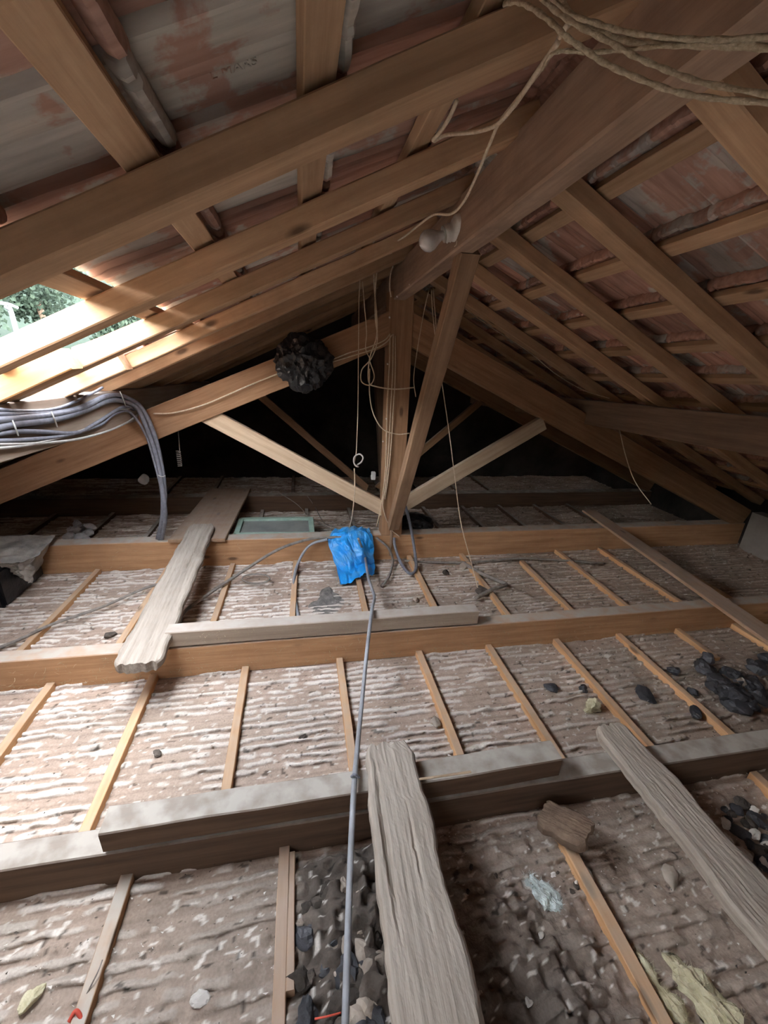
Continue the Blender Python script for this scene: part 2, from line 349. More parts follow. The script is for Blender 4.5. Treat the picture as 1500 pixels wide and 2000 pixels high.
# ------------------------------------------------------------------ the setting: lath and plaster floor
def vnoise(x, y, seed):
    "smooth value noise on arrays"
    xi = np.floor(x).astype(np.int64); yi = np.floor(y).astype(np.int64); fx = x-xi; fy = y-yi
    fx = fx*fx*(3-2*fx); fy = fy*fy*(3-2*fy)
    def h(a, b):
        n = (a*374761393 + b*668265263 + seed*1442695041) & 0xffffffff
        n = ((n ^ (n >> 13))*1274126177) & 0xffffffff
        return ((n ^ (n >> 16)) & 0xffff)/65535.0
    return (h(xi, yi)*(1-fx)+h(xi+1, yi)*fx)*(1-fy)+(h(xi, yi+1)*(1-fx)+h(xi+1, yi+1)*fx)*fy
def make_floor():
    ys = [.12]
    while ys[-1] < 5.65: ys.append(ys[-1]+.0034+.0016*ys[-1])
    ys = np.array(ys); xs = np.arange(-3.1, 4.5, .0085)
    X, Y = np.meshgrid(xs, ys)
    p = .038
    Yw = Y + .006*(vnoise(X*2.2, Y*2.2, 3)-.5)*2 + .010*(vnoise(X*10, Y*14, 4)-.5) + .006*(vnoise(X*26, Y*26, 7)-.5) - .012*X
    k = np.floor(Yw/p); f = Yw/p-k
    amp = vnoise(X*7+k*13.7, k*1.0, 11)*.65 + vnoise(X*22+k*7.7, k*1.0, 12)*.35
    gate = vnoise(X*2.6+k*5.1, k*1.0, 17)
    damp = vnoise(X*1.1, Y*1.3, 21)
    a = np.clip((amp-.30)*3.4, 0, 1)*np.clip((gate-.10)*5, 0, 1)*(.62+.38*vnoise(X*48+k*3.1, k*1.0, 14))
    wdt = .19+.21*vnoise(X*15+k*3.3, k*1.0, 31)
    cen = .5+.22*(vnoise(X*6+k*9.1, k*1.0, 33)-.5)
    prof = np.clip(1-((f-cen)/wdt)**2, 0, 1)**.38
    nib = a*prof
    fr = np.clip((.93-Y)/.05, 0, 1)                      # the nearest bay is buried in dirt
    hgt = nib*(.009+.013*gate)*(1-.25*fr)
    fine = (vnoise(X*70, Y*70, 5)-.5)*.0016 + (vnoise(X*30, Y*30, 6)-.5)*.002
    lump = np.clip(vnoise(X*14, Y*16, 8)-.62, 0, 1)*.03*np.clip(vnoise(X*1.7, Y*2, 9)-.3, 0, 1)*2
    dirt = np.clip(vnoise(X*2.1+3, Y*2.6, 41)*.6+vnoise(X*7, Y*8, 42)*.4-.42, 0, 1)*3
    dirt = np.clip(dirt, 0, 1)
    # dirt pile between the pipe and the rough plank, and right of it
    pile = fr*np.exp(-((X-.15)/.2)**2)*.05 + fr*np.exp(-((X-.60)/.22)**2-((Y-.45)/.35)**2)*.035
    pile2 = np.exp(-((X-2.35)/.28)**2-((Y-1.38)/.17)**2)*.035
    rough = (vnoise(X*18, Y*20, 51)-.3)*(pile+pile2)*1.3 + (vnoise(X*48, Y*48, 52)-.5)*(pile+pile2)*1.1 + fr*(vnoise(X*34, Y*38, 53)-.4)*.006 + fr*np.clip(vnoise(X*24, Y*26, 54)-.6, 0, 1)*.03
    Z = hgt*(1-np.clip((pile+pile2)*18, 0, .85)) + fine + lump + pile*.7 + pile2*.7 + rough
    Yo = Y - hgt*.55
    # colours: lath wood pinkish, nibs pale with brightness painted in at left, dirt brown
    def mix(A, B, t): return A*(1-t[..., None])+B*t[..., None]
    lath = np.array([.40, .305, .245]); dk = np.array([.19, .14, .11]); pale = np.array([.70, .65, .59]); brown = np.array([.27, .225, .185]); soot = np.array([.055, .045, .038])
    C = mix(lath[None, None]*np.ones(X.shape+(3,)), dk, np.clip(1.6-8*np.abs(f-.5+.36), 0, 1)*.35)
    tone = vnoise(X*40, Y*60, 61)
    C = C*(0.88+.24*tone[..., None])
    white = np.clip(1.25-.33*np.clip(X+.6, 0, 9), .15, 1)*(1-.72*fr*np.clip((X+1.1)/1.2, .3, 1))  # glare on the left painted into the nibs; nearest bay dulled by dirt
    C = mix(C, pale, np.clip((nib-.16)*7, 0, 1)*white*(.7+.3*vnoise(X*11+k*2.2, k*1.0, 63)))
    C = mix(C, brown, dirt*(.35+.3*fr+.12*np.clip(X, 0, 3)))  # dirt, painted browner to the right to stand in for fading light
    C = mix(C, brown*.75, fr*.42)
    sm = np.clip((pile+pile2)*24*(.5+vnoise(X*9, Y*9, 71)), 0, 1)
    C = mix(C, soot*1.3, sm*.9)
    # crumbs of plaster
    sp = (vnoise(X*60, Y*75, 81) > .86)
    C[sp] = C[sp]*.3+pale*.7*.95
    sp2 = (vnoise(X*50, Y*60, 82) > .90)
    C[sp2] *= .35
    ny, nx = X.shape
    co = np.stack([X, Yo, Z], -1).reshape(-1, 3).astype(np.float32)
    idx = np.arange(ny*nx).reshape(ny, nx)
    q = np.stack([idx[:-1, :-1], idx[:-1, 1:], idx[1:, 1:], idx[1:, :-1]], -1).reshape(-1, 4)
    me = bpy.data.meshes.new('floor'); me.vertices.add(len(co)); me.vertices.foreach_set('co', co.ravel())
    me.loops.add(q.size); me.loops.foreach_set('vertex_index', q.ravel().astype(np.int32))
    me.polygons.add(len(q)); me.polygons.foreach_set('loop_start', (np.arange(len(q))*4).astype(np.int32)); me.polygons.foreach_set('loop_total', np.full(len(q), 4, np.int32))
    me.update(); me.validate()
    ca = me.color_attributes.new('tone', 'FLOAT_COLOR', 'POINT')
    cc = np.concatenate([C.reshape(-1, 3), np.ones((ny*nx, 1))], 1).astype(np.float32); ca.data.foreach_set('color', cc.ravel())
    me.shade_smooth()
    m, n, b = newmat('lath_and_plaster'); L = n.links.new
    at_ = n.nodes.new('ShaderNodeVertexColor'); at_.layer_name = 'tone'
    t = n.nodes.new('ShaderNodeTexNoise'); t.inputs['Scale'].default_value = 120; t.inputs['Detail'].default_value = 4
    tc = n.nodes.new('ShaderNodeTexCoord'); L(tc.outputs['Object'], t.inputs['Vector'])
    r = ramp(n, [(.3, (.85, .85, .85)), (.7, (1.1, 1.1, 1.1))]); L(t.outputs['Fac'], r.inputs[0])
    mx = mixc(n, 'MULTIPLY', 1); L(at_.outputs[0], mx.inputs[6]); L(r.outputs[0], mx.inputs[7]); L(mx.outputs[2], b.inputs['Base Color'])
    bp = n.nodes.new('ShaderNodeBump'); bp.inputs['Strength'].default_value = .6; bp.inputs['Distance'].default_value = .004; L(t.outputs['Fac'], bp.inputs['Height']); L(bp.outputs[0], b.inputs['Normal'])
    b.inputs['Roughness'].default_value = .95
    me.materials.append(m)
    o = bpy.data.objects.new('floor', me); COL.objects.link(o)
    return tag(o, 'lath and plaster attic floor with rows of squeezed plaster', None, None, 'structure')
make_floor()
def slab(name, x0, x1, y0, y1, z0, z1, mat, label=None):
    vs = [(x, y, z) for x in (x0, x1) for y in (y0, y1) for z in (z0, z1)]
    fs = [(0, 1, 3, 2), (4, 6, 7, 5), (0, 4, 5, 1), (2, 3, 7, 6), (0, 2, 6, 4), (1, 5, 7, 3)]
    return tag(mesh_obj(name, vs, fs, mat), label, None, None, 'structure')

# roof planes: ridge at x=.68, both slopes fall .48 per metre, the whole roof drops .045 per metre going back
SL, DY = .48, -.045
def zr(x, y, off=0):
    d = (.64-x) if x < .68 else (x-.72)
    return 2.14 + DY*(y-3) - SL*d + off*1.11
def gable(name, y0, y1, mat):
    prof = [(-3.0, -.3), (4.3, -.3), (4.3, zr(4.3, y0, .075)), (.68, zr(.68, y0, .09)), (-3.0, zr(-3.0, y0, .075))]
    vs = [(x, y0, z) for x, z in prof]+[(x, y1, z) for x, z in prof]
    fs = [(4, 3, 2, 1, 0), (5, 6, 7, 8, 9)]+[(i, (i+1) % 5, 5+(i+1) % 5, 5+i) for i in range(5)]
    return tag(mesh_obj(name, vs, fs, mat), None, None, None, 'structure')
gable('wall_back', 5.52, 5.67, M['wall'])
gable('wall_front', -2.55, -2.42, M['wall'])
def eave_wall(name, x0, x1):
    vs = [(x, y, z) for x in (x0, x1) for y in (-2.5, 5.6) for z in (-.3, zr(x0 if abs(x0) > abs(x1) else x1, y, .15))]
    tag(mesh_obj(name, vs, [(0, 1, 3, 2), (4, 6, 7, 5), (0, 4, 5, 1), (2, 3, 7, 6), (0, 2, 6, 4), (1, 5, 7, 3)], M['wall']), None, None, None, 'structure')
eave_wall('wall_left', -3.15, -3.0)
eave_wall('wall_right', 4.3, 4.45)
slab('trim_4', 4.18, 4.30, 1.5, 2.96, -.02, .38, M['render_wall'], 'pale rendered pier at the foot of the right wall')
slab('trim_1', -3.1, 4.4, -2.5, .13, -.12, -.02, M['plaster_bit'], 'plaster floor behind the viewpoint')  # unseen floor, made pale to bounce light up to the roof

# ------------------------------------------------------------------ ceiling joists (beams across the floor)
GJ = 'floor beams'
timber('floor_beam', (-3, .995, .065), (4.2, .985, .065), .085, .16, M['joist_shaded'], 'nearest floor beam, shaded front face and grey dusty top', 'beam')
timber('floor_beam', (-3, 1.905, .09), (4.2, 1.895, .09), .085, .18, M['joist'], 'second floor beam back, orange face with cobwebs, under the middle board', 'beam')

# ------------------------------------------------------------------ trusses
def truss(y, z_tie, big, label, xl=-3.0, k=1.0):
    e = empty('roof_truss', (.72, y, 0), label, 'truss')
    dz = DY*(y-3.12)*.6
    timber('tie_beam', (-1.85 if big else -2.9, y, z_tie/2), (4.28, y, z_tie/2), .11, z_tie, M['joist'] if big else M['joist_shaded'], parent=e)
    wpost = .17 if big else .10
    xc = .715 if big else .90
    timber('king_post', (xc, y, z_tie), (xc-(.025 if big else .17), y, 2.0+dz), wpost, .12, M['truss'] if big else M['joist_shaded'], parent=e, up=(0, 1, 0))
    for s in (-1, 1):
        x_end = -2.75 if s < 0 else 4.27
        ztop = 1.80+dz; zend = ztop-.43*abs(x_end-.7)
        timber('principal_rafter', (.7+s*.02, y, ztop), (x_end, y, zend), .10, .20 if big else .15, M['truss'], parent=e, slant0=0)
        if big:
            a = Vector((.66 if s < 0 else .80, y, .43 if s < 0 else .46)); b = Vector((-.66 if s < 0 else 1.93, y, 1.17 if s < 0 else 1.15))
        else:
            a = Vector((.70 if s < 0 else .82, y, .24)); b = Vector((-.42 if s < 0 else 1.92, y, 1.22))
        timber('strut', a, b, .05 if big else .045, .115 if big else .07, M['strut'] if big else M['truss'], parent=e, slant0=.4*s*-1)
    return e
TR = truss(3.11, .225, True, 'nearer king post roof truss, struts meeting at the post foot')
truss(4.28, .18, False, 'farther roof truss in the dark, thin struts behind the king post')
# iron strap at the post foot
strap = timber('iron_strap', (.712, 3.045, .04), (.712, 3.045, .36), .022, .008, M['purlin_dark'], parent=TR, up=(0, 1, 0))

# ------------------------------------------------------------------ ridge beam, brace, purlins
rz = lambda y: DY*(y-3)
timber('ridge_beam', (.68-.035, -2.4, 2.045+rz(-2.4)), (.68, 5.55, 2.045+rz(5.55)), .085, .19, M['ridge'], 'thick grey brown ridge beam running along the roof peak', 'beam', ch=.007, rough=.003)
timber('ridge_brace', (.693, 1.885, 2.02), (.715, 3.01, .32), .085, .075, M['brace'], 'slanting brace from ridge beam down to the king post foot', 'brace', up=(0, 1, 0), rough=.002)
timber('purlin', (-1.10, -2.4, 1.215+rz(-2.4)), (-1.10, 5.5, 1.215+rz(5.5)), .10, .20, M['purlin'], 'left purlin, pale timber with grey cables hung on it', 'beam', bow=0)
timber('purlin', (2.32, -2.4, 1.25+rz(-2.4)), (2.32, 5.5, 1.25+rz(5.5)), .10, .19, M['purlin_dark'], 'right purlin, dark timber under the right rafters', 'beam')

# ------------------------------------------------------------------ rafters
RH, RW = .062, .09
ordn = ['first', 'second', 'third', 'fourth', 'fifth', 'sixth', 'seventh', 'eighth', 'ninth', 'tenth', 'eleventh', 'twelfth']
def rafter(x_end, y, side, label, x_top=.68, mat=None, w_=RW, h_=RH):
    a = Vector((x_top, y, zr(x_top, y, RH/2) if x_top != .68 else 2.14+DY*(y-3)+.012+RH/2*1.11)); b = Vector((x_end, y, zr(x_end, y, RH/2)))
    return timber('rafter', a, b, w_, h_, mat or M['rafter'], label, 'rafter', ('left' if side < 0 else 'right')+' slope rafters')
LY = [-1.0, -.5, -.02, .45, .945, 1.425, 1.885, 2.35, 2.80, 3.26, 3.72, 4.2, 4.66, 5.12]
RY = [-1.1, -.55, -.02, .48, 1.01, 1.555, 2.05, 2.53, 3.0, 3.48, 3.95, 4.43, 4.9, 5.35]
def cnt(n): return (ordn+['thirteenth', 'fourteenth', 'fifteenth', 'sixteenth', 'seventeenth', 'eighteenth', 'nineteenth', 'twentieth', 'twenty-first', 'twenty-second'])[max(0, min(n-1, 21))]
vis = 0
for i, y in enumerate(LY):
    if y < .5: lab = 'left slope rafter behind the viewpoint'
    else:
        lab = 'left slope rafter, %s counted back from the viewpoint%s' % (ordn[vis], ['', '', '', '', '', '', '', '', '', ''][min(vis, 9)]); vis += 1
    rafter(-3.0 if y > 2.6 else -2.2, y, -1, lab)
vis = 0
for i, y in enumerate(RY):
    if y < .5: lab = 'right slope rafter behind the viewpoint'
    else: lab = 'right slope rafter, %s counted back from the viewpoint' % ordn[vis]; vis += 1
    rafter(4.25, y, 1, lab)
# short rafter tails lapped over the left purlin
timber('rafter_tail', (-.80, 1.775, zr(-.80, 1.78, .03)-.005), (-2.1, 1.775, zr(-2.1, 1.78, .03)-.005), .085, .075, M['new_pine'], 'bright orange rafter tail with cut end, lapped left of the third rafter', 'rafter')
timber('rafter_tail', (-.79, 2.245, zr(-.79, 2.25, .03)-.008), (-2.1, 2.245, zr(-2.1, 2.25, .03)-.008), .085, .075, M['rafter'], 'pale rafter tail with cut end, lapped beside the fourth rafter', 'rafter')

# ------------------------------------------------------------------ roof battens
BL = [.335-.295*i for i in range(-1, 12)]
BR = [1.02+.292*i for i in range(12)]
def batten(x, y0, y1, lab, mat=M['batten']):
    z = lambda y: zr(x, y, RH+.016)
    s = 1 if x > .68 else -1
    up = Vector((s*SL, 0, 1))
    return timber('roof_batten', (x, y0, z(y0)), (x, y1, z(y1)), .062, .028, mat, lab, 'batten', ('right' if s > 0 else 'left')+' slope tile battens', up=up, ch=.002, seg=40)
for i, x in enumerate(BL):
    if x > .6: continue
    yy0 = -2.4
    if i in (5, 6):
        yy0 = 2.55
        o = batten(x, -2.4, .99, 'left slope tile batten stub on the near side of the opening, %s down' % ordn[i-1])
    batten(x, yy0, 5.55, 'left slope tile batten, %s down from the ridge' % ordn[i-1])
for i, x in enumerate(BR): batten(x, -2.4, 5.55, 'right slope tile batten, %s down from the ridge' % ordn[i])
bx = at(140, 650, 1, 1.65)
timber('roof_batten', (-.985, 1.30, zr(-.985, 1.3, RH+.016)), (-.985, 2.55, zr(-.985, 2.55, RH+.016)), .062, .03, M['new_pine'], 'sunlit batten stub crossing the opening beyond the second rafter', 'batten', up=Vector((-SL, 0, 1)))

# ------------------------------------------------------------------ clay tiles
TL, TW = .385, .222
def tile_mesh(name, mat, seed=0):
    "interlocking clay tile: x down the slope, y across, z up; hooked lip at the top end, two pans and a side roll"
    nx, ny = 14, 30
    bm = bmesh.new(); W = TW+.012
    def under(u, v):
        y = v*W
        z = .004*math.cos(2*math.pi*v*2)
        if v > .90: z -= .013*math.sin(math.pi*(v-.90)/.10)          # side roll
        if v < .07: z += .007
        if abs(v-.47) < .035: z -= .006
        x = u*TL
        if x < .032:
            lip = .019*(1-(abs(x-.016)/.016)**4)
            if .80 < v < .86: lip *= .2
            z -= max(0, lip)
        if x > TL-.03: z -= .004
        return z
    g = {}
    for s in (0, 1):
        for i in range(nx+1):
            # more rows at the lip
            u = [0, .008, .02, .05, .075, .088, .15, .25, .38, .5, .62, .75, .87, .93, 1][i]
            for j in range(ny+1):
                v = j/ny
                z = under(u, v) if s == 0 else .004*math.cos(2*math.pi*v*2)+.016 - (.013*math.sin(math.pi*(v-.90)/.10) if v > .9 else 0)*-.6
                z += noise.noise(Vector((u*9, v*9, seed+s*5)))*.0012
                g[s, i, j] = bm.verts.new((u*TL, v*W, z))
    for i in range(nx):
        for j in range(ny):
            bm.faces.new((g[0, i, j], g[0, i, j+1], g[0, i+1, j+1], g[0, i+1, j]))
            bm.faces.new((g[1, i, j], g[1, i+1, j], g[1, i+1, j+1], g[1, i, j+1]))
    for i in range(nx):
        bm.faces.new((g[0, i, 0], g[0, i+1, 0], g[1, i+1, 0], g[1, i, 0])); bm.faces.new((g[0, i+1, ny], g[0, i, ny], g[1, i, ny], g[1, i+1, ny]))
    for j in range(ny):
        bm.faces.new((g[0, 0, j+1], g[0, 0, j], g[1, 0, j], g[1, 0, j+1])); bm.faces.new((g[0, nx, j], g[0, nx, j+1], g[1, nx, j+1], g[1, nx, j]))
    me = bpy.data.meshes.new(name); bm.to_mesh(me); bm.free(); me.materials.append(mat); me.shade_smooth()
    try: me.set_sharp_from_angle(angle=math.radians(35))
    except Exception: pass
    return me
TM = [tile_mesh('clay_tile', M['tile_red'], 1), tile_mesh('clay_tile', M['tile_mix'], 2), tile_mesh('clay_tile', M['tile_lime'], 3), tile_mesh('clay_tile', M['tile_new'], 4), tile_mesh('clay_tile', M['tile_white'], 5)]
def place_tile(me, side, bx_, y0, tiltx=.055, lift=0, label=None, group=None):
    c = 1/math.sqrt(1+SL*SL); s = SL*c
    xd = Vector((side*c, 0, -s)); yv = Vector((0, 1, DY)).normalized()*(1 if side > 0 else -1)
    zv = xd.cross(yv)
    if zv.z < 0: yv = -yv; zv = -zv
    yv = zv.cross(xd)
    # tip the lower end outwards so that it rides over the next course
    xd2 = (xd+zv*tiltx).normalized(); zv2 = xd2.cross(yv)
    if zv2.z < 0: zv2 = -zv2
    base = Vector((bx_-side*.031*c-side*.032*c, y0 if yv.y > 0 else y0+TW, 0))
    base.z = zr(base.x, base.y, RH+.030+.006+lift) 
    o = bpy.data.objects.new('clay_tile', me); COL.objects.link(o)
    o.matrix_world = Matrix(((xd2.x, yv.x, zv2.x, base.x), (xd2.y, yv.y, zv2.y, base.y), (xd2.z, yv.z, zv2.z, base.z), (0, 0, 0, 1)))
    return tag(o, label, 'roof tile', group)
random.seed(5)
opening = lambda x, y: -1.30 < x < -.56 and (.93 < y < 2.62 or -1.62 < y < -.95)  # second span is an unseen gap, added behind the viewpoint to light the roof
rest = []
def drop(o):
    rest.append(o)
for i, x in enumerate([.62]+[b for b in BL if b < .6]):
    n_ = 0
    for j in range(-11, 25):
        y0 = j*TW+.09
        if opening(x-.02, y0+.1): continue
        me = random.choices(TM[:3], (5, 3, 1))[0]
        near = i < 5 and y0 > .4 and y0 < 4.6
        if near: n_ += 1
        lab = 'clay tile on the left slope, %s course down, %s back from the viewpoint' % (ordn[min(i, 11)], cnt(n_))
        if i == 2 and j == 3: me = TM[4]; lab = 'lime-whitened clay tile with faint stamped letters at upper left'
        o = place_tile(me, -1, x, y0+random.uniform(-.003, .003), label=lab, group='clay tiles of the left slope')
        if i == 2 and j == 3: STAMPED = o
        if not near: drop(o)
for i, x in enumerate([.735]+BR):
    n_ = 0
    for j in range(-11, 25):
        y0 = j*TW-.02
        me = random.choices(TM[:3], (6, 4, .3))[0]
        near = i < 10 and y0 > .35 and y0 < 4.6
        if near: n_ += 1
        o = place_tile(me, 1, x, y0+random.uniform(-.003, .003), label='clay tile on the right slope, %s course down, %s back from the viewpoint' % (ordn[min(i, 11)], cnt(n_)), group='clay tiles of the right slope')
        if not near: drop(o)
def merge(objs, name, label, cat):
    mats = []; V = []; F = []; MI = []
    for o in objs:
        mt = o.data.materials[0]
        if mt not in mats: mats.append(mt)
        k = mats.index(mt); b0 = len(V); Mx = o.matrix_world
        V += [tuple(Mx @ v.co) for v in o.data.vertices]
        for p in o.data.polygons: F.append(tuple(b0+q for q in p.vertices)); MI.append(k)
        bpy.data.objects.remove(o)
    me = bpy.data.meshes.new(name); me.from_pydata(V, [], F)
    for m in mats: me.materials.append(m)
    me.polygons.foreach_set('material_index', MI); me.update()
    r = bpy.data.objects.new(name, me); COL.objects.link(r)
    return tag(r, label, cat, None, 'stuff')
merge(rest, 'clay_tiles', 'remaining clay tiles at the eaves, far end and behind the viewpoint', 'roof tile')
# ridge caps: half round tiles along the peak
def ridge_cap():
    vs, fs = [], []; n = 14; L = .40
    for r in (.13, .115):
        for i in (0, 1):
            for k in range(n+1):
                a = math.pi*(.08+.84*k/n); vs.append((math.cos(a)*r*(1.35-.08*i), i*L, math.sin(a)*r*.7))
    g = lambda s, i, k: s*2*(n+1)+i*(n+1)+k
    for k in range(n):
        fs.append((g(0, 0, k), g(0, 0, k+1), g(0, 1, k+1), g(0, 1, k))); fs.append((g(1, 0, k), g(1, 1, k), g(1, 1, k+1), g(1, 0, k+1)))
        for i in (0, 1): fs.append((g(0, i, k), g(0, i, k+1), g(1, i, k+1), g(1, i, k)))
    for k in (0, n): fs.append((g(0, 0, k), g(0, 1, k), g(1, 1, k), g(1, 0, k)))
    me = bpy.data.meshes.new('ridge_tile'); me.from_pydata(vs, [], fs); me.materials.append(M['tile_red']); return me
rc = ridge_cap()
for j in range(-6, 15):
    o = bpy.data.objects.new('ridge_tile', rc); COL.objects.link(o); y = j*.37; o.location = (.68, y, 2.14+DY*(y-3)+.10); o.rotation_euler.x = DY
    tag(o, 'half round ridge tile capping the roof peak', 'roof tile', 'ridge tiles')

# new orange tiles lying on the rafters outside the opening
def loose_tile(px, py, y, rot, label):
    p = at(px, py, 1, y); o = bpy.data.objects.new('clay_tile', TM[3]); COL.objects.link(o); o.location = p; o.rotation_euler = rot
    return tag(o, label, 'roof tile')
loose_tile(300, 612, 2.12, (0, 2.72, 0), 'new orange tile on the rafters outside the opening')
loose_tile(60, 700, 2.1, (0.1, 2.75, .2), 'new orange tile partly hidden below the second rafter')

# ------------------------------------------------------------------ floor battens (strips between the beams)
def strip(x, y0, y1, lab, w_=.036, h_=.045, dx=0, mat=None):
    return timber('floor_strip', (x, y0, h_/2-.008), (x+dx, y1, h_/2-.008), w_, h_, mat or M['strip'], lab, 'batten', 'thin battens nailed on the lath floor', rough=.002, ch=.002)
names = ['leftmost', 'second from left', 'third from left', 'fourth from left', 'fifth from left', 'sixth from left', 'seventh from left', 'eighth from left', 'ninth from left', 'tenth from left', 'eleventh from left', 'twelfth from left']
for k, x in enumerate([-1.66, -1.21, -.75, -.305, .185, .635, 1.06, 1.50, 1.935, 2.375, 2.82, 3.26]):
    y1 = 1.862; y0 = 1.03
    if k == 9: y0 = 1.57
    strip(x, y0, y1, 'thin floor batten between nearest and second beams, '+names[k])
strip(2.375, 1.03, 1.22, 'short end of floor batten emerging from the black debris')
for k, x in enumerate([-2.4, -1.94, -1.49, -1.01, -.55, -.08, .39, .855, 1.32, 1.79, 2.23, 2.67, 3.12]):
    y0 = 1.94; y1 = 3.04
    if k == 3: y0 = 2.12
    if k == 9: y1 = 2.86
    nm = names[k] if k < 12 else 'rightmost'
    strip(x, y0, y1, 'thin floor batten between second beam and truss, '+nm, dx=.02)
for k, x in enumerate([-2.3, -1.8, -1.33, -.87, -.40, .05, .50, .95, 1.33, 1.79, 2.24, 2.69, 3.13]):
    nm = names[k] if k < 12 else 'rightmost'
    strip(x, 3.16, 4.22, 'dim floor batten between the two trusses, '+nm, mat=M['joist_shaded'])
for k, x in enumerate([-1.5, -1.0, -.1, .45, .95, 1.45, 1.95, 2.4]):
    strip(x, 4.35, 5.5, 'dark floor batten beyond the far truss, '+names[k], mat=M['joist_shaded'])
strip(-1.02, .12, .95, 'thin floor batten in the nearest bay at the far left')
strip(-.565, .12, .95, 'thin reddish floor batten in the nearest bay, left of the pipe', dx=0, mat=M['joist'])
strip(-.082, .12, .95, 'grey brown floor batten just left of the pipe in front', w_=.034, h_=.05, mat=M['board'])
strip(-.055, .60, .93, 'short offcut nailed beside the batten left of the pipe', w_=.022, h_=.046, mat=M['board'])
strip(.885, .12, .88, 'orange floor batten right of the rough plank in front', w_=.04, h_=.05)
strip(1.84, .45, .93, 'batten end at the right edge beyond the dark debris')

# ------------------------------------------------------------------ boards and planks lying on the beams
timber('loose_board', (-.61, .99, .195), (.925, 1.005, .195), .085, .085, M['joist_shaded'], 'short grey timber lying along the top of the nearest beam', 'board', rough=.003)
timber('wood_sliver', at(818, 1522, 1, .935), at(920, 1508, 1, .935), .008, .006, M['strut'], 'pale wood splinter under the edge of the nearest short timber', 'splinter')
timber('loose_board', (-.67, 1.90, .232), (.97, 1.895, .232), .078, .085, M['purlin'], 'pale timber lying along the top of the second beam', 'board', rough=.0025)
plank('rough_plank', (-.765, 3.22, .272), (-.735, 1.66, .245), .19, .05, M['weathered'], 'weathered grey plank bridging the second beam and truss beam on the left', 'plank', seed=2, w1=.205)
plank('rough_plank', (.285, 1.08, .268), (.262, .20, .235), .175, .055, M['weathered'], 'weathered plank from the nearest beam towards the viewer, bottom centre', 'plank', seed=5, w1=.205)
plank('rough_plank', (1.235, 1.10, .19), (1.285, .25, .15), .145, .05, M['weathered'], 'weathered plank slanting off the nearest beam at lower right', 'plank', seed=8, w1=.19)
timber('wide_board', (-.72, 4.36, .215), (-.77, 3.02, .245), .40, .025, M['board'], 'wide flat brown board lying between the two trusses', 'board', rough=.001)
timber('long_board', (2.80, 3.42, .25), (2.50, .9, .215), .14, .022, M['board'], 'long narrow board across the beams on the right', 'board')
bark = plank('bark_offcut', at(1058, 1590, 2, .08), at(1150, 1635, 2, .10), .12, .05, M['bark'], 'dark broken bark-edged offcut lying on the orange floor batten', 'offcut', seed=14, edge=.03)

# ------------------------------------------------------------------ cables
# grey pipe from the blue bag to the bottom of the picture
tube('conduit_pipe', [at(700, 1052, 2, .30), at(712, 1085, 1, 2.93), at(720, 1130, 2, .16), at(731, 1165, 2, .13), at(727, 1188, 2, .29), at(718, 1260, 2, .27), at(706, 1380, 2, .17), at(694, 1505, 2, .262), at(688, 1600, 2, .25), at(681, 1780, 2, .18), at(674, 2010, 2, .13)], .0095, M['conduit'], 'long straight grey conduit running from the blue bag down to the bottom edge', 'pipe', sub=14, k=12)
tube('pipe_clip', [at(686, 1517, 2, .275), at(693, 1512, 2, .29), at(702, 1519, 2, .275)], .004, M['cable_grey'], 'small grey clip on the conduit at the nearest beam', 'clip')
# bundle on the left purlin
yb = lambda px, py, x=-1.037: at(px, py, 0, x)
CB = 'grey cables bundled on the left purlin'
tube('cable', [yb(-30, 798), yb(60, 803), yb(120, 795), yb(180, 768), yb(200, 757)], .007, M['cable_grey'], 'top thin cable of the bundle on the left purlin', 'cable', CB)
tube('cable', [yb(-30, 808), yb(60, 808), yb(140, 800), yb(185, 782), yb(215, 772)], .009, M['cable_grey'], 'second cable of the bundle, curving up at the purlin end', 'cable', CB)
tube('cable', [yb(-30, 822), yb(40, 816), yb(110, 808), yb(165, 795), yb(205, 775), yb(240, 774), at(275, 795, 1, 2.98), at(298, 840, 1, 2.98), at(312, 890, 1, 2.98), at(322, 960, 1, 2.98), at(318, 1010, 1, 3.0), at(311, 1053, 1, 3.1)], .014, M['cable_grey'], 'thick grey cable of the bundle dropping over the truss, outer one', 'cable', CB, sub=10)
tube('cable', [yb(-30, 842), yb(30, 828), yb(110, 818), yb(170, 800), yb(215, 782), yb(245, 785), at(270, 800, 1, 2.96), at(292, 850, 1, 2.96), at(308, 900, 1, 2.96), at(318, 960, 1, 2.96), at(323, 1010, 1, 2.98), at(316, 1053, 1, 3.1)], .014, M['cable_grey'], 'thick grey cable of the bundle dropping over the truss, inner one', 'cable', CB, sub=10)
tube('cable', [yb(-30, 852), yb(30, 843), yb(80, 843), yb(150, 845), yb(190, 825), yb(240, 795), yb(262, 800)], .009, M['cable_grey'], 'dark-jointed cable of the bundle below the thick pair', 'cable', CB)
tube('cable', [yb(-30, 862), yb(60, 858), yb(130, 850), yb(195, 830), yb(225, 808), yb(255, 806), at(285, 850, 1, 2.97), at(302, 905, 1, 2.97), at(315, 960, 1, 2.97), at(315, 1010, 1, 3.0), at(306, 1052, 1, 3.1)], .008, M['cable_grey'], 'thinner grey cable of the bundle, third strand of the drop', 'cable', CB, sub=10)
tube('cable', [yb(-30, 878), yb(60, 868), yb(130, 850), yb(185, 830), yb(225, 802), yb(250, 798), yb(272, 788)], .006, M['cable_white'], 'white cable crossing the front of the bundle', 'cable', CB)
tube('cable', [yb(-30, 868), yb(70, 866), yb(150, 858), yb(210, 842), yb(250, 824), yb(272, 808)], .006, M['cable_white'], 'lowest pale cable of the bundle under the purlin', 'cable', CB)
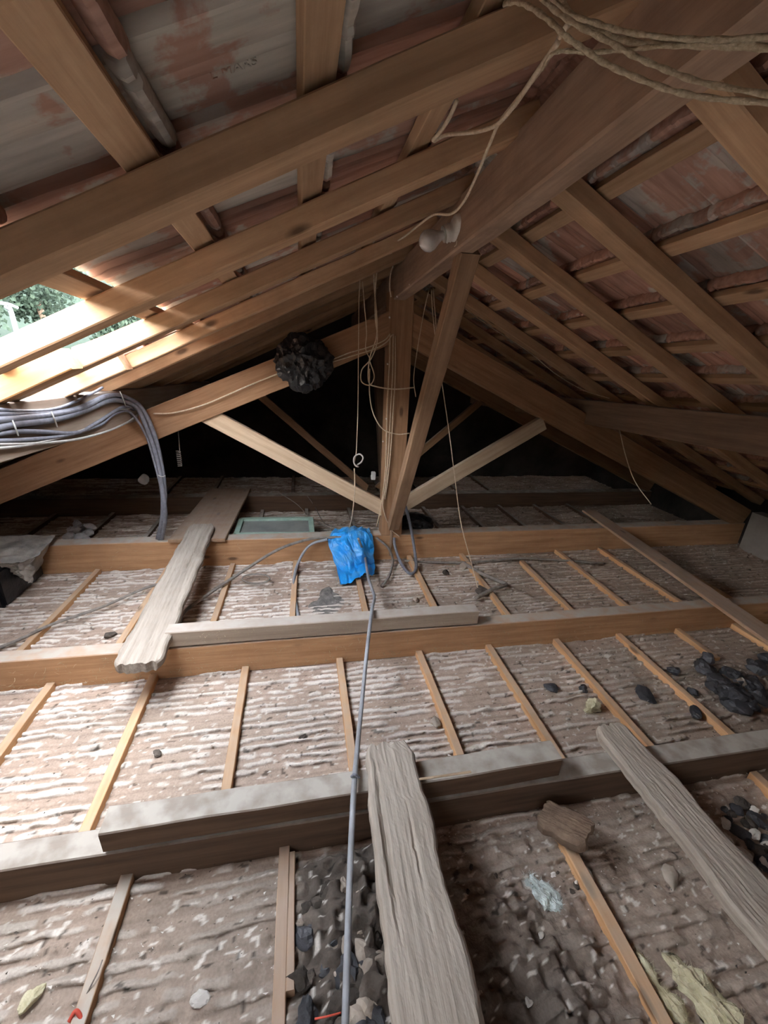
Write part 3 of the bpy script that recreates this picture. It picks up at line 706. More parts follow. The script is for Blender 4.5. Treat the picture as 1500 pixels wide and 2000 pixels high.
for px, py in ((30, 835), (106, 818), (240, 778)):
    tube('cable_tie', [yb(px-6, py-14, -1.025), yb(px, py, -1.018), yb(px+6, py+16, -1.025)], .003, M['cable_white'], 'white tie around the bundle, '+{30: 'leftmost', 106: 'middle', 240: 'rightmost'}[px], 'cable tie', 'cable ties')
tube('cable_tie', [at(309, 928, 1, 2.94), at(316, 931, 1, 2.93), at(323, 929, 1, 2.94)], .003, M['cable_white'], 'white tie on the dropping cables below the truss rafter', 'cable tie')
# cables from the blue bag to the left
tube('cable', [at(690, 1048, 2, .25), at(640, 1050, 2, .24), at(600, 1054, 2, .24), at(540, 1075, 1, 2.9), at(460, 1125, 2, .08), at(400, 1165, 2, .05), at(360, 1195, 2, .03), at(350, 1220, 2, .03)], .011, M['cable_dusty'], 'dusty cable sagging from the blue bag to the floor on the left', 'cable')
tube('cable', [at(640, 1053, 2, .245), at(605, 1065, 1, 2.98), at(582, 1100, 1, 2.9), at(573, 1140, 2, .03), at(577, 1175, 2, .02), at(583, 1205, 2, .02)], .011, M['conduit'], 'grey cable hanging over the truss beam left of the blue bag', 'cable')
tube('cable', [at(330, 1135, 2, .06), at(280, 1150, 2, .05), at(200, 1185, 2, .05), at(100, 1220, 2, .05), at(40, 1248, 2, .04), at(-40, 1280, 2, .03)], .009, M['cable_dusty'], 'dusty thin cable across the floor left of the weathered plank', 'cable')
tube('cable', [at(735, 1050, 1, 3.0), at(758, 1070, 1, 2.97), at(767, 1095, 1, 2.95), at(760, 1125, 2, .04), at(745, 1145, 2, .02)], .010, M['cable_dusty'], 'short cable arching right of the blue bag', 'cable')
tube('cable', [at(786, 975, 1, 3.02), at(795, 1000, 1, 3.0), at(804, 1040, 1, 3.0), at(811, 1085, 1, 2.95), at(812, 1112, 2, .05), at(800, 1120, 2, .05), at(782, 1098, 1, 2.9), at(771, 1065, 1, 3.0), at(770, 1050, 1, 3.03)], .012, M['cable_grey'], 'grey cable looped down beside the king post foot', 'cable')
tube('cable', [at(790, 1095, 2, .03), at(850, 1098, 2, .03), at(920, 1098, 2, .03), at(1010, 1091, 2, .04), at(1060, 1092, 2, .03), at(1180, 1100, 2, .03)], .009, M['cable_dusty'], 'dusty cable lying along the floor under the truss beam', 'cable')
tube('cable', [at(902, 1098, 2, .03), at(940, 1120, 2, .04), at(975, 1135, 2, .04), at(988, 1142, 2, .04), at(960, 1152, 2, .05), at(930, 1168, 2, .04)], .014, M['cable_dusty'], 'short bent dusty cable end lying on the floor batten', 'cable')
tube('cable_coil', [at(500+27*math.cos(a), 1130+9*math.sin(a), 2, .02+.004*a) for a in [i*.6 for i in range(24)]], .005, M['cable_dusty'], 'coil of thin dark wire on the floor behind the weathered plank', 'wire coil', sub=4)

# thin cords about the post and ridge
def cord(pts, label, r=.0045, mat=None, cat='cord', **k): return tube('cord', pts, r, mat or M['cord'], label, cat, **k)
y0 = 2.99
cord([at(1112, 45, 0, .40), at(1097, 66, 0, .40), at(1060, 130, 0, .42), at(1010, 195, 0, .43), at(975, 240, 0, .44), at(955, 285, 0, .45), at(930, 345, 0, .46), at(905, 395, 0, .47), at(880, 418, 0, .47), at(848, 419, 0, .47), at(820, 438, 0, .47), at(790, 462, 0, .48), at(765, 478, 0, .49), at(745, 500, 0, .50), at(737, 525, 1, 2.9), at(733, 570, 1, 2.95), at(733, 620, 1, 2.97), at(737, 665, 1, 2.97), at(725, 700, 1, 2.97), at(707, 722, 1, 2.97), at(706, 745, 1, 2.97), at(722, 752, 1, 2.97), at(731, 735, 1, 2.97), at(722, 705, 1, 2.97)], 'long cord running along the ridge beam and looping beside the king post', r=.0040, sub=8)
cord([at(1090, 82, 0, .40), at(1050, 140, 0, .41), at(1005, 205, 0, .42), at(972, 242, 0, .43), at(940, 255, 0, .42), at(905, 260, 0, .40), at(870, 264, 0, .38), at(848, 276, 0, .37)], 'cord branching left from the ridge cord to the nearest bay', r=.0045)
cord([at(893, 195, 1, 1.1), at(880, 225, 1, 1.12), at(862, 255, 1, 1.15), at(845, 274, 1, 1.18)], 'short cord on the pale board near the ridge')
cord([at(788, 376, 0, .40), at(775, 385, 0, .40), at(768, 400, 0, .40), at(760, 408, 0, .40)], 'tiny cord end among the left rafters near the ridge')
cord([at(772, 455, 0, .53), at(772, 475, 0, .53), at(766, 492, 0, .53), at(758, 496, 0, .53)], 'short cord loop hanging below the ridge cord')
cord([at(730, 520, 1, 2.96), at(731, 560, 1, 2.97), at(736, 620, 1, 2.97), at(735, 660, 1, 2.97), at(722, 700, 1, 2.97), at(720, 745, 1, 2.97), at(735, 755, 1, 2.97), at(770, 760, 1, 2.97), at(808, 757, 1, 2.97)], 'cord curling right across the king post')
cord([at(703, 548, 1, 2.95), at(701, 600, 1, 2.95), at(700, 700, 1, 2.95), at(699, 800, 1, 2.95), at(696, 880, 1, 2.95), at(692, 905, 1, 2.95), at(697, 912, 1, 2.95)], 'straight thin cord hanging left of the king post', r=.003)
cord([at(708, 550, 1, 2.95), at(712, 600, 1, 2.95), at(716, 650, 1, 2.95), at(714, 680, 1, 2.95), at(722, 700, 1, 2.97)], 'second thin cord joining the loops left of the post', r=.003)
cord([at(722, 720, 1, 2.97), at(722, 770, 1, 2.97), at(730, 810, 1, 2.97), at(748, 838, 1, 2.97), at(775, 848, 1, 2.97), at(800, 846, 1, 2.97)], 'cord sagging in a curve across the post foot', r=.004)
tube('cord_plug', [at(700, 912, 1, 2.94), at(692, 905, 1, 2.94), at(692, 893, 1, 2.94), at(702, 887, 1, 2.94), at(709, 893, 1, 2.94), at(706, 902, 1, 2.94), at(698, 908, 1, 2.94)], .0055, M['cable_white'], 'white loop with connector at the end of the hanging cord', 'plug')
cord([at(692, 915, 1, 2.95), at(693, 950, 1, 2.97), at(690, 990, 1, 3.0), at(684, 1025, 1, 3.1), at(676, 1040, 1, 3.15)], 'thin cord falling from the white connector to the beam')
pl = 3.04-.008
for i, (a, b_, lab) in enumerate([([(762, 655), (761, 700), (757, 780), (755, 850), (752, 930), (742, 1000), (735, 1028)], .0, 'leftmost of the three cords stapled down the post'),
                                  ([(768, 652), (767, 720), (763, 800), (759, 880), (753, 950), (748, 990), (762, 1030), (780, 1048)], .0, 'middle cord of the three stapled down the post'),
                                  ([(772, 656), (772, 730), (768, 800), (764, 870), (757, 940), (752, 975)], .0, 'rightmost of the three cords stapled down the post')]):
    cord([at(px, py, 1, pl) for px, py in b_] if isinstance(b_, list) else [at(px, py, 1, pl) for px, py in a], lab, r=.0038, group='cords stapled to the king post')
cord([at(635, 708, 1, 2.99), at(680, 690, 1, 2.99), at(720, 678, 1, 2.99), at(750, 665, 1, 2.99), at(762, 652, 1, 3.02)], 'upper cord from the black bag to the king post', r=.0038)
cord([at(635, 711, 1, 2.99), at(685, 696, 1, 2.99), at(730, 682, 1, 2.99), at(755, 668, 1, 2.99), at(766, 654, 1, 3.02)], 'lower cord from the black bag to the king post', r=.0038)
cord([at(300, 808, 1, 3.03), at(340, 806, 1, 3.03), at(400, 790, 1, 3.03), at(470, 760, 1, 3.03), at(530, 735, 1, 3.03), at(570, 722, 1, 3.02)], 'cord stapled along the left truss rafter up to the black bag')
cord([at(764, 580, 1, 2.98), at(761, 560, 1, 2.98), at(763, 535, 1, 2.98), at(768, 520, 1, 2.98)], 'short cord tucked beside the ridge beam end')
cord([at(842, 565, 1, 2.99), at(846, 620, 1, 2.99), at(853, 680, 1, 2.99), at(865, 760, 1, 2.97), at(878, 850, 1, 2.9), at(888, 930, 1, 2.85), at(900, 1020, 1, 2.78), at(918, 1090, 1, 2.7), at(933, 1148, 2, .05)], 'long thin cord hanging right of the brace down to the floor', r=.0035, sub=10)
cord([at(838, 565, 1, 2.99), at(826, 620, 1, 2.99), at(814, 690, 1, 2.99), at(808, 740, 1, 2.99), at(812, 775, 1, 2.99)], 'cord hanging between king post and brace, left strand', r=.003)
cord([at(846, 562, 1, 2.99), at(852, 640, 1, 2.99), at(855, 720, 1, 2.99), at(850, 765, 1, 2.99), at(836, 772, 1, 2.99), at(838, 765, 1, 2.99), at(848, 780, 1, 2.99), at(838, 815, 1, 2.99), at(812, 830, 1, 2.99)], 'cord looping behind the brace at mid height', r=.003)
cord([at(845, 553, 0, .9), at(890, 590, 0, 1.15), at(960, 640, 0, 1.45), at(1030, 685, 0, 1.75), at(1085, 730, 0, 2.0), at(1140, 762, 0, 2.2), at(1190, 778, 0, 2.25)], 'thin cord swagged under the right rafters from ridge to purlin', r=.003)
cord([at(1210, 840, 0, 2.24), at(1222, 890, 0, 2.24), at(1240, 940, 0, 2.24), at(1272, 985, 0, 2.24)], 'thin cord end dangling below the right purlin', r=.003)
# cords on the floor behind the beam
cord([at(545, 962, 2, .25), at(580, 985, 2, .10), at(605, 1010, 2, .05), at(640, 1030, 2, .10), at(660, 1040, 2, .26)], 'thin wire on the floor left behind the blue bag', r=.004, mat=M['cable_dusty'])
cord([at(598, 965, 2, .25), at(615, 990, 2, .05), at(632, 1020, 2, .05), at(655, 1030, 2, .10), at(670, 1036, 2, .24)], 'second thin wire on the floor behind the blue bag', r=.004, mat=M['cable_dusty'])
# rope bundle hung across the ridge near the viewer
RB = 'frayed pale ropes across the ridge'
RD = .80
def rp(pts, lab, r=.0045): return tube('rope', [dist(x, y, RD+k) for x, y, k in pts], r, M['rope'], lab, 'rope', RB, sub=12, k=10, twist=.9, wob=.0008)
rp([(985, 8, .12), (1010, 3, .08), (1040, 15, .04), (1080, 45, 0), (1105, 70, -.02), (1140, 95, 0), (1180, 122, 0), (1240, 150, 0), (1320, 178, 0), (1400, 192, 0), (1530, 203, 0)], 'lowest rope of the bundle, curving from upper left to right edge', .0030)
rp([(1040, -25, .06), (1085, 20, .04), (1130, 50, .02), (1190, 82, .02), (1240, 110, .02), (1300, 135, .02), (1380, 162, .02), (1530, 190, .03)], 'second lowest rope of the bundle, parallel above the lowest', .0030)
rp([(1060, -25, .1), (1110, 25, .06), (1160, 44, .05), (1220, 62, .05), (1310, 74, .05), (1400, 76, .05), (1530, 70, .05)], 'uppermost rope of the bundle, nearly straight', .0028)
rp([(1080, -25, .12), (1125, 38, .08), (1180, 66, .07), (1250, 84, .07), (1330, 88, .07), (1420, 90, .07), (1530, 96, .06)], 'middle rope of the bundle, grey and dusty', .0034)
rp([(1060, 135, .09), (1075, 108, .07), (1100, 99, .06), (1150, 102, .06), (1220, 98, .06), (1300, 90, .05), (1420, 84, .06), (1530, 90, .07)], 'rope of the bundle starting at the knot on the ridge beam', .0024)

# ------------------------------------------------------------------ lampholder and bulb on the ridge beam
e = empty('lamp_fitting', at(885, 450, 0, .60), 'white porcelain lampholder with dusty round bulb on the ridge beam', 'lamp')
def lathe(name, a, b, prof, mat, parent=None, k=20):
    Mx, L = frame(a, b, (0, 0, 1)); vs, fs = [], []
    for t, r in prof:
        for j in range(k):
            q = 2*math.pi*j/k; vs.append(Mx @ Vector((L*t, r*math.cos(q), r*math.sin(q))))
    for i in range(len(prof)-1):
        for j in range(k): fs.append((i*k+j, i*k+(j+1) % k, (i+1)*k+(j+1) % k, (i+1)*k+j))
    fs.append(tuple(range(k))); fs.append(tuple(reversed(range(len(vs)-k, len(vs)))))
    return mesh_obj(name, vs, fs, mat, parent, Matrix.Identity(4), smooth=True)
pb = at(908, 446, 1, 1.86); pk = at(866, 458, 1, 1.86); pc = at(838, 470, 1, 1.86)
lathe('socket', pb, pk, [(0, .052), (.10, .056), (.34, .056), (.46, .047), (.50, .036), (.62, .034), (.66, .029), (.74, .034), (.80, .029), (.88, .034), (.94, .029), (1, .030)], M['porcelain'], e)
d = (pc-pk).normalized()
lathe('bulb', pk, pk+d*.105, [(0, .015), (.12, .017), (.3, .027), (.5, .038), (.68, .040), (.84, .031), (.95, .016), (1, .003)], M['bulb_glass'], e)
for i, (px, py) in enumerate([(876, 490), (832, 531), (801, 556), (776, 579)]):
    rock('porcelain_clip', at(px, py, 0, .634), .007, M['porcelain'], 50+i, 'small pale cord clip on the ridge beam, %s from the lamp' % ordn[i], 'clip', 'cord clips on the ridge beam', sub=2, jag=.1, sq=(1, 1, 1), smooth=True)
cord([at(893, 470, 0, .62), at(890, 480, 0, .625), at(876, 489, 0, .63), at(832, 531, 0, .632), at(801, 556, 0, .632), at(784, 566, 0, .632), at(776, 579, 0, .634)], 'thin cord clipped along the lower edge of the ridge beam end', r=.0025)
for i, (px, py) in enumerate([(761, 620), (757, 711), (755, 818), (748, 862)]):
    rock('porcelain_clip', at(px, py, 1, 3.035), .007, M['porcelain'], 60+i, 'small pale cord clip on the king post, %s from the top' % ordn[i], 'clip', 'cord clips on the king post', sub=2, jag=.1, sq=(1, 1, 1), smooth=True)
box('junction_box', at(729, 929, 1, 3.08), .032, .03, .062, M['box_grey'], label='small grey junction box on the left edge of the king post', cat='junction box', bev=.003)

# ------------------------------------------------------------------ plastic bags and sheets
def sheet(name, rows, mat, label, cat, nu=30, nv=30, amp=.012, fr=7, seed=0, th=.002, shp=1.0):
    "cloth through a grid of control points, creased"
    R = [[Vector(p) for p in r] for r in rows]
    vs, fs = [], []
    g = []
    for j in range(nv+1):
        v = j/nv*(len(R)-1); a = min(int(v), len(R)-2); t = v-a
        col = []
        for i in range(nu+1):
            u = i/nu*(len(R[0])-1); b_ = min(int(u), len(R[0])-2); s = u-b_
            p = (R[a][b_]*(1-s)+R[a][b_+1]*s)*(1-t)+(R[a+1][b_]*(1-s)+R[a+1][b_+1]*s)*t
            q = Vector((i/nu*fr*.5, j/nv*fr*.5, seed))
            f1 = abs(noise.noise(q))*2-.4; f2 = abs(noise.noise(q*2.3+Vector((5, 1, 2))))-.2
            p = p+Vector((noise.noise(q*1.7+Vector((9, 0, 0)))*amp*.6, -(f1+f2)*amp, (noise.noise(q*1.9+Vector((0, 7, 0))))*amp*shp))
            col.append(p)
        g.append(col)
    for j in range(nv+1):
        for i in range(nu+1): vs.append(g[j][i])
    W = nu+1
    for j in range(nv):
        for i in range(nu): fs.append((j*W+i, j*W+i+1, (j+1)*W+i+1, (j+1)*W+i))
    c = sum(vs, Vector())/len(vs)
    o = mesh_obj(name, [v-c for v in vs], fs, mat, None, Matrix.Translation(c))
    sm = o.modifiers.new('thickness', 'SOLIDIFY'); sm.thickness = th
    return tag(o, label, cat)
A = at
sheet('blue_bag', [[A(655, 1034, 2, .26), A(680, 1030, 2, .27), A(705, 1030, 2, .27), A(722, 1034, 2, .26)],
                   [A(638, 1048, 1, 3.02), A(672, 1040, 1, 3.0), A(705, 1040, 1, 3.0), A(727, 1046, 1, 3.02)],
                   [A(645, 1075, 1, 2.95), A(676, 1075, 1, 2.9), A(705, 1073, 1, 2.9), A(730, 1072, 1, 2.97)],
                   [A(656, 1105, 1, 2.88), A(680, 1108, 1, 2.82), A(704, 1105, 1, 2.85), A(731, 1100, 1, 2.93)],
                   [A(663, 1143, 2, .025), A(685, 1141, 2, .03), A(706, 1124, 2, .07), A(733, 1122, 2, .08)]],
      M['blue_plastic'], 'bright blue plastic bag draped over the truss beam', 'plastic bag', amp=.022, fr=8, seed=3)
def crumple(name, c, r, mat, label, cat, sq=(1, 1, 1), seed=1, sub=5, amp=.4):
    bm = bmesh.new(); bmesh.ops.create_icosphere(bm, subdivisions=sub, radius=1)
    for v in bm.verts:
        p = v.co.copy(); q = p*1.5+Vector((seed, seed*2, 0))
        p = p*(1+.22*(max(abs(p.x), abs(p.z))**2*1.2-.7))
        d = (1-abs(noise.noise(q))*2.2)*amp*.42 + (1-abs(noise.noise(q*2.1))*2.5)*amp*.26 + (1-abs(noise.noise(q*5))*2.5)*amp*.08 - amp*.2
        q2 = p*(1+d); v.co = Vector((q2.x*sq[0], q2.y*sq[1], q2.z*sq[2]))*r
    me = bpy.data.meshes.new(name); bm.to_mesh(me); bm.free(); me.materials.append(mat)
    o = bpy.data.objects.new(name, me); COL.objects.link(o); o.location = c
    return tag(o, label, cat)
crumple('black_bag', at(594, 708, 1, 2.97), .165, M['black_plastic'], 'crumpled black plastic bag tied around the left truss rafter', 'plastic bag', sq=(.95, .5, .95), seed=4)
crumple('black_bag', at(808, 1028, 1, 3.25)+Vector((0, 0, .02)), .13, M['black_plastic'], 'crumpled black plastic behind the king post foot', 'plastic bag', sq=(1.1, .8, .7), seed=9, sub=4)
sheet('dusty_sheet', [[A(-60, 1050, 2, .30), A(0, 1047, 2, .30), A(60, 1046, 2, .29), A(108, 1047, 2, .28)],
                      [A(-60, 1075, 2, .30), A(0, 1075, 2, .30), A(45, 1073, 2, .29), A(92, 1068, 2, .27)],
                      [A(-60, 1100, 2, .29), A(0, 1100, 2, .29), A(35, 1098, 2, .28), A(65, 1092, 2, .26)]],
      M['grey_sheet'], 'dusty grey sheet over the dark box at the far left', 'sheet', amp=.012, seed=8)
sheet('sheet_edge', [[A(0, 1101, 2, .28), A(35, 1098, 2, .27), A(65, 1090, 2, .26), A(100, 1060, 2, .26)],
                     [A(10, 1115, 2, .20), A(40, 1115, 2, .20), A(65, 1110, 2, .18), A(80, 1100, 2, .15)],
                     [A(45, 1125, 2, .15), A(55, 1135, 2, .13), A(62, 1140, 2, .10), A(66, 1120, 2, .10)]],
      M['grey_sheet'], 'torn crumpled sheet corner hanging at the left end of the truss beam', 'sheet', amp=.02, seed=15)
box('dark_box', (-2.13, 2.83, .13), .62, .44, .26, M['black_plastic'], label='dark box under the dusty sheet at far left', cat='box', bev=.02)
for i, (px, py, s) in enumerate([(133, 1048, .05), (152, 1033, .055), (172, 1040, .05), (158, 1050, .06), (150, 1022, .04), (176, 1028, .04), (138, 1034, .04), (168, 1054, .04)]):
    rock('foam_chunk', at(px, py, 2, .06 if i not in (4, 5) else .10), s, M['polystyrene'], 80+i, ['lowest left foam chunk in the pale heap', 'foam chunk at the middle of the pale heap', 'foam chunk at the right side of the pale heap', 'biggest foam chunk at the front of the heap', 'topmost foam chunk of the pale heap', 'upper right foam chunk of the pale heap', 'upper left foam chunk of the pale heap', 'lowest right foam chunk in the pale heap'][i]+' behind the truss beam', 'foam chunk', 'foam chunks heaped at far left', sub=2, jag=.3, sq=(1.2, .8, .7))
# green window frame lying behind the truss beam
c0 = at(480, 1040, 2, .12); c1 = at(600, 1036, 2, .12)
e = empty('window_frame', (c0+c1)/2, 'pale green window frame lying flat behind the truss beam', 'window frame')
zz = .16
for a, b_ in (((-.53, 3.28), (.08, 3.26)), ((-.53, 3.62), (.08, 3.60)), ((-.53, 3.28), (-.53, 3.62)), ((.08, 3.26), (.08, 3.60))):
    timber('frame_rail', (*a, zz), (*b_, zz), .045, .04, M['green_frame'], parent=e)
sheet_o = mesh_obj('pane', [(-.52, 3.28, zz-.005), (.07, 3.28, zz-.005), (.07, 3.6, zz-.005), (-.52, 3.6, zz-.005), (-.52, 3.28, zz), (.07, 3.28, zz), (.07, 3.6, zz), (-.52, 3.6, zz)], [(3, 2, 1, 0), (4, 5, 6, 7), (0, 1, 5, 4), (1, 2, 6, 5), (2, 3, 7, 6), (3, 0, 4, 7)], M['glass_dusty'], e)
# coil spring and foam knob in the far dark
tube('coil_spring', [at(352, 912, 1, 3.2)+Vector((.018, 0, .30))] + [at(352, 912, 1, 3.2)+Vector((.014*math.cos(t), .014*math.sin(t), .0022*t)) for t in [56-i*.7 for i in range(80)]], .003, M['cable_dusty'], 'thin coiled spring hanging in the dark left of the struts', 'spring', sub=2, k=5)
rock('foam_ball', at(280, 936, 1, 3.7), .04, M['polystyrene'], 91, 'pale round knob in the dark under the left truss rafter', 'knob', sub=3, jag=.15, sq=(1, 1, 1.2), smooth=True)

# ------------------------------------------------------------------ debris
random.seed(21)
pts = []
for i in range(34):
    px = random.gauss(1430, 38); py = 1345+random.gauss(0, 26)
    px = min(px, 1530); p = at(px, py, 2, .02); s = random.uniform(.018, .06)
    rock('slag_chunk', p+Vector((0, 0, s*.3)), s, M['slag'], 100+i, 'black slag chunk in the heap at the right edge', 'debris', 'black slag heap at the right edge', sub=3, jag=.32, sq=(1.15, .95, .8))
for i, (px, py, s, lab) in enumerate([(1372, 1304, .045, 'lone black chunk beside the floor batten above the slag heap'), (1261, 1359, .042, 'black chunk on the plaster between two right battens'), (1140, 1346, .022, 'small dark chunk against a floor batten, centre right'), (1076, 1343, .03, 'grey ashy chunk on the plaster, centre right')]):
    rock('slag_chunk', at(px, py, 2, .015), s, M['slag'], 150+i, lab, 'debris', sub=3, jag=.3, sq=(1.2, .95, .65))
for i in range(46):
    px = random.uniform(585, 745) ; py = random.uniform(1720, 2000); p = at(px, py, 2, .03); s = random.uniform(.010, .036)*(1 if py < 1800 else 1.2)
    rock('dirt_clod', p, s, random.choice([M['clod'], M['clod'], M['slag'], M['stone']]), 200+i, 'dark lump in the rubble between pipe and rough plank', 'debris', 'rubble lumps beside the pipe', sub=3, jag=.35, sq=(1.2, .95, .75))
for i in range(60):
    px = random.uniform(910, 1130) ; py = random.uniform(1690, 2000); p = at(px, py, 2, .012); s = random.uniform(.004, .013)
    rock('dirt_clod', p, s, random.choice([M['clod'], M['stone'], M['plaster_bit']]), 300+i, 'small crumb right of the rough plank in front', 'debris', 'crumbs right of the rough plank', sub=2, jag=.5, sq=(1.3, .9, .6))
for i in range(26):
    px = random.uniform(1400, 1510) ; py = random.uniform(1560, 1700); p = at(px, py, 2, .012); s = random.uniform(.012, .035)
    rock('slag_chunk', p, s, random.choice([M['clod'], M['slag'], M['slag'], M['plaster_bit']]), 400+i, 'dark lump at lower right edge beyond the slanting plank', 'debris', 'debris beyond the slanting plank', sub=3, jag=.35, sq=(1.2, .95, .7))
for i, (px, py, s, mat, lab) in enumerate([
        (850, 1410, .024, 'stone', 'round pale stone beside the floor batten, centre'),
        (668, 1840, .032, 'stone', 'pale stone lump left of the pipe, lower rubble'),
        (638, 1905, .028, 'stone', 'oval pale stone left of the pipe near the bottom'),
        (1310, 1712, .026, 'stone', 'rounded plaster lump beside the slanting plank'),
        (1332, 1905, .012, 'bark', 'small red brown lump near the yellow wool'),
        (1148, 1715, .02, 'plaster_bit', 'pale lump behind the orange batten'),
        (390, 1953, .020, 'plaster_bit', 'pale blue white scrap lying on the near plaster, left'),
        (308, 1470, .016, 'clod', 'small brown clod on the white plaster, left bay'),
        (590, 1440, .012, 'clod', 'tiny brown clod on the plaster, middle bay'),
        (60, 1950, .022, 'insulation', 'yellowish lump at the lower left corner'),
        (940, 1155, .05, 'clod', 'dark lump by the bent cable end'),
        (905, 1105, .035, 'stone', 'grey stone at the end of a floor batten by the truss beam'),
        (870, 1118, .03, 'clod', 'brown clod on the floor under the truss beam'),
        (812, 1170, .025, 'stone', 'brown stone on the batten right of the blue bag'),
        (420, 1240, .02, 'clod', 'brown clod behind the pale timber'),
        (215, 1240, .03, 'clod', 'brown clod beside the batten stub at left')]):
    rock('stone' if mat != 'clod' else 'dirt_clod', at(px, py, 2, s*.4+.004), s, M[mat], 500+i, lab, 'debris', sub=3, jag=.35, sq=(1.3, .9, .65), smooth=(mat == 'stone'))
# ash heap by the blue bag
M['ash'] = noisy('ash', [(.3, (.09, .085, .08)), (.7, (.26, .24, .22))], 30, 6, 1, 1)
rock('ash_heap', at(640, 1178, 2, -.004), .10, M['ash'], 600, 'dark sooty ash heap on the floor in front of the blue bag', 'ash heap', sub=6, jag=.55, sq=(1, 1.7, .20), rot=(0, 0, 0))
def wool(name, p, L_, W_, ht, mat, seed, label, rz_=0, n=900, cat='insulation'):
    "matted wool: lumpy body with loose fibres"
    bm = bmesh.new(); bmesh.ops.create_icosphere(bm, subdivisions=4, radius=1)
    for v in bm.verts:
        q = v.co*1.6+Vector((seed, 0, seed)); c = Vector((v.co.x*L_, v.co.y*W_, v.co.z*ht)); nn = v.co.normalized()
        c += nn*(noise.noise(c*22+Vector((seed, 0, seed)))*.026+noise.noise(c*60)*.012+noise.noise(c*140)*.006); v.co = Vector((c.x, c.y, max(-.002, c.z)))
    random.seed(seed)
    vl = [v.co.copy() for v in bm.verts]
    for i in range(n):
        b0 = random.choice(vl); dr = Vector((random.gauss(0, 1), random.gauss(0, 1), abs(random.gauss(0, .6)))).normalized()*random.uniform(.006, .022)
        s = Vector((random.gauss(0, 1), random.gauss(0, 1), 0)).normalized()*.0006
        v = [bm.verts.new(b0+s), bm.verts.new(b0-s), bm.verts.new(b0+dr)]; bm.faces.new(v)
    me = bpy.data.meshes.new(name); bm.to_mesh(me); bm.free(); me.materials.append(mat)
    o = bpy.data.objects.new(name, me); COL.objects.link(o); o.location = p; o.rotation_euler.z = rz_
    return tag(o, label, cat)
wool('glass_wool', at(1385, 1960, 2, .01), .105, .045, .04, M['insulation'], 3, 'yellow glass wool clump at the bottom right', 1.9)
wool('glass_wool', at(1300, 1945, 2, .01), .085, .018, .022, M['insulation'], 5, 'narrow yellow wool strip against the orange batten, bottom right', 1.75)
wool('glass_wool', at(1157, 1385, 2, .01), .045, .03, .03, M['insulation'], 6, 'pale wool tuft on the plaster right of centre', .4)
wool('fluff', at(1062, 1745, 2, .012), .075, .028, .022, M['fluff'], 7, 'bluish white fluff on the dirt left of the orange batten', -.95, 1200, 'fluff')
# small litter
tube('red_wire', [at(615, 1990, 2, .05), at(640, 1985, 2, .06), at(666, 1978, 2, .05)], .0022, M['red_plastic'], 'short red wire beside the pipe at the bottom', 'wire')
tube('red_scrap', [at(135, 1995, 2, .03), at(148, 1975, 2, .04), at(160, 1990, 2, .03)], .005, M['red_plastic'], 'red plastic scrap at the foot of the lower left batten', 'scrap')
tube('wire', [at(200, 1875, 2, .05), at(190, 1900, 2, .05), at(165, 1950, 2, .03), at(145, 1995, 2, .02)], .0018, M['cable_dusty'], 'thin dark wire hooked over the lower left batten', 'wire')
# scattered crumbs
def crumbs():
    random.seed(77); bm = bmesh.new()
    for i in range(8000):
        x = random.uniform(-1.9, 3.2); y = random.triangular(.3, 3.0, .7)
        s = random.uniform(.0012, .0042)*(1.6 if random.random() < .08 else 1)
        r = bmesh.ops.create_icosphere(bm, subdivisions=1, radius=s) if False else None
        c = Vector((x, y, .012+random.uniform(-.006, .006)))
        a = [c+Vector((random.uniform(-1, 1)*s*1.6, random.uniform(-1, 1)*s, random.uniform(0, 1)*s)) for _ in range(4)]
        v = [bm.verts.new(p) for p in a]
        mi = random.choices((0, 1, 2), (4, 3, 2))[0]
        for t in ((0, 1, 2), (0, 3, 1), (1, 3, 2), (2, 3, 0)):
            f = bm.faces.new([v[k] for k in t]); f.material_index = mi
    me = bpy.data.meshes.new('crumbs'); bm.to_mesh(me); bm.free()
    for k in ('plaster_bit', 'stone', 'clod'): me.materials.append(M[k])
    o = bpy.data.objects.new('plaster_crumbs', me); COL.objects.link(o)
    tag(o, 'loose crumbs of plaster and dirt scattered over the floor', 'crumbs', None, 'stuff')
crumbs()
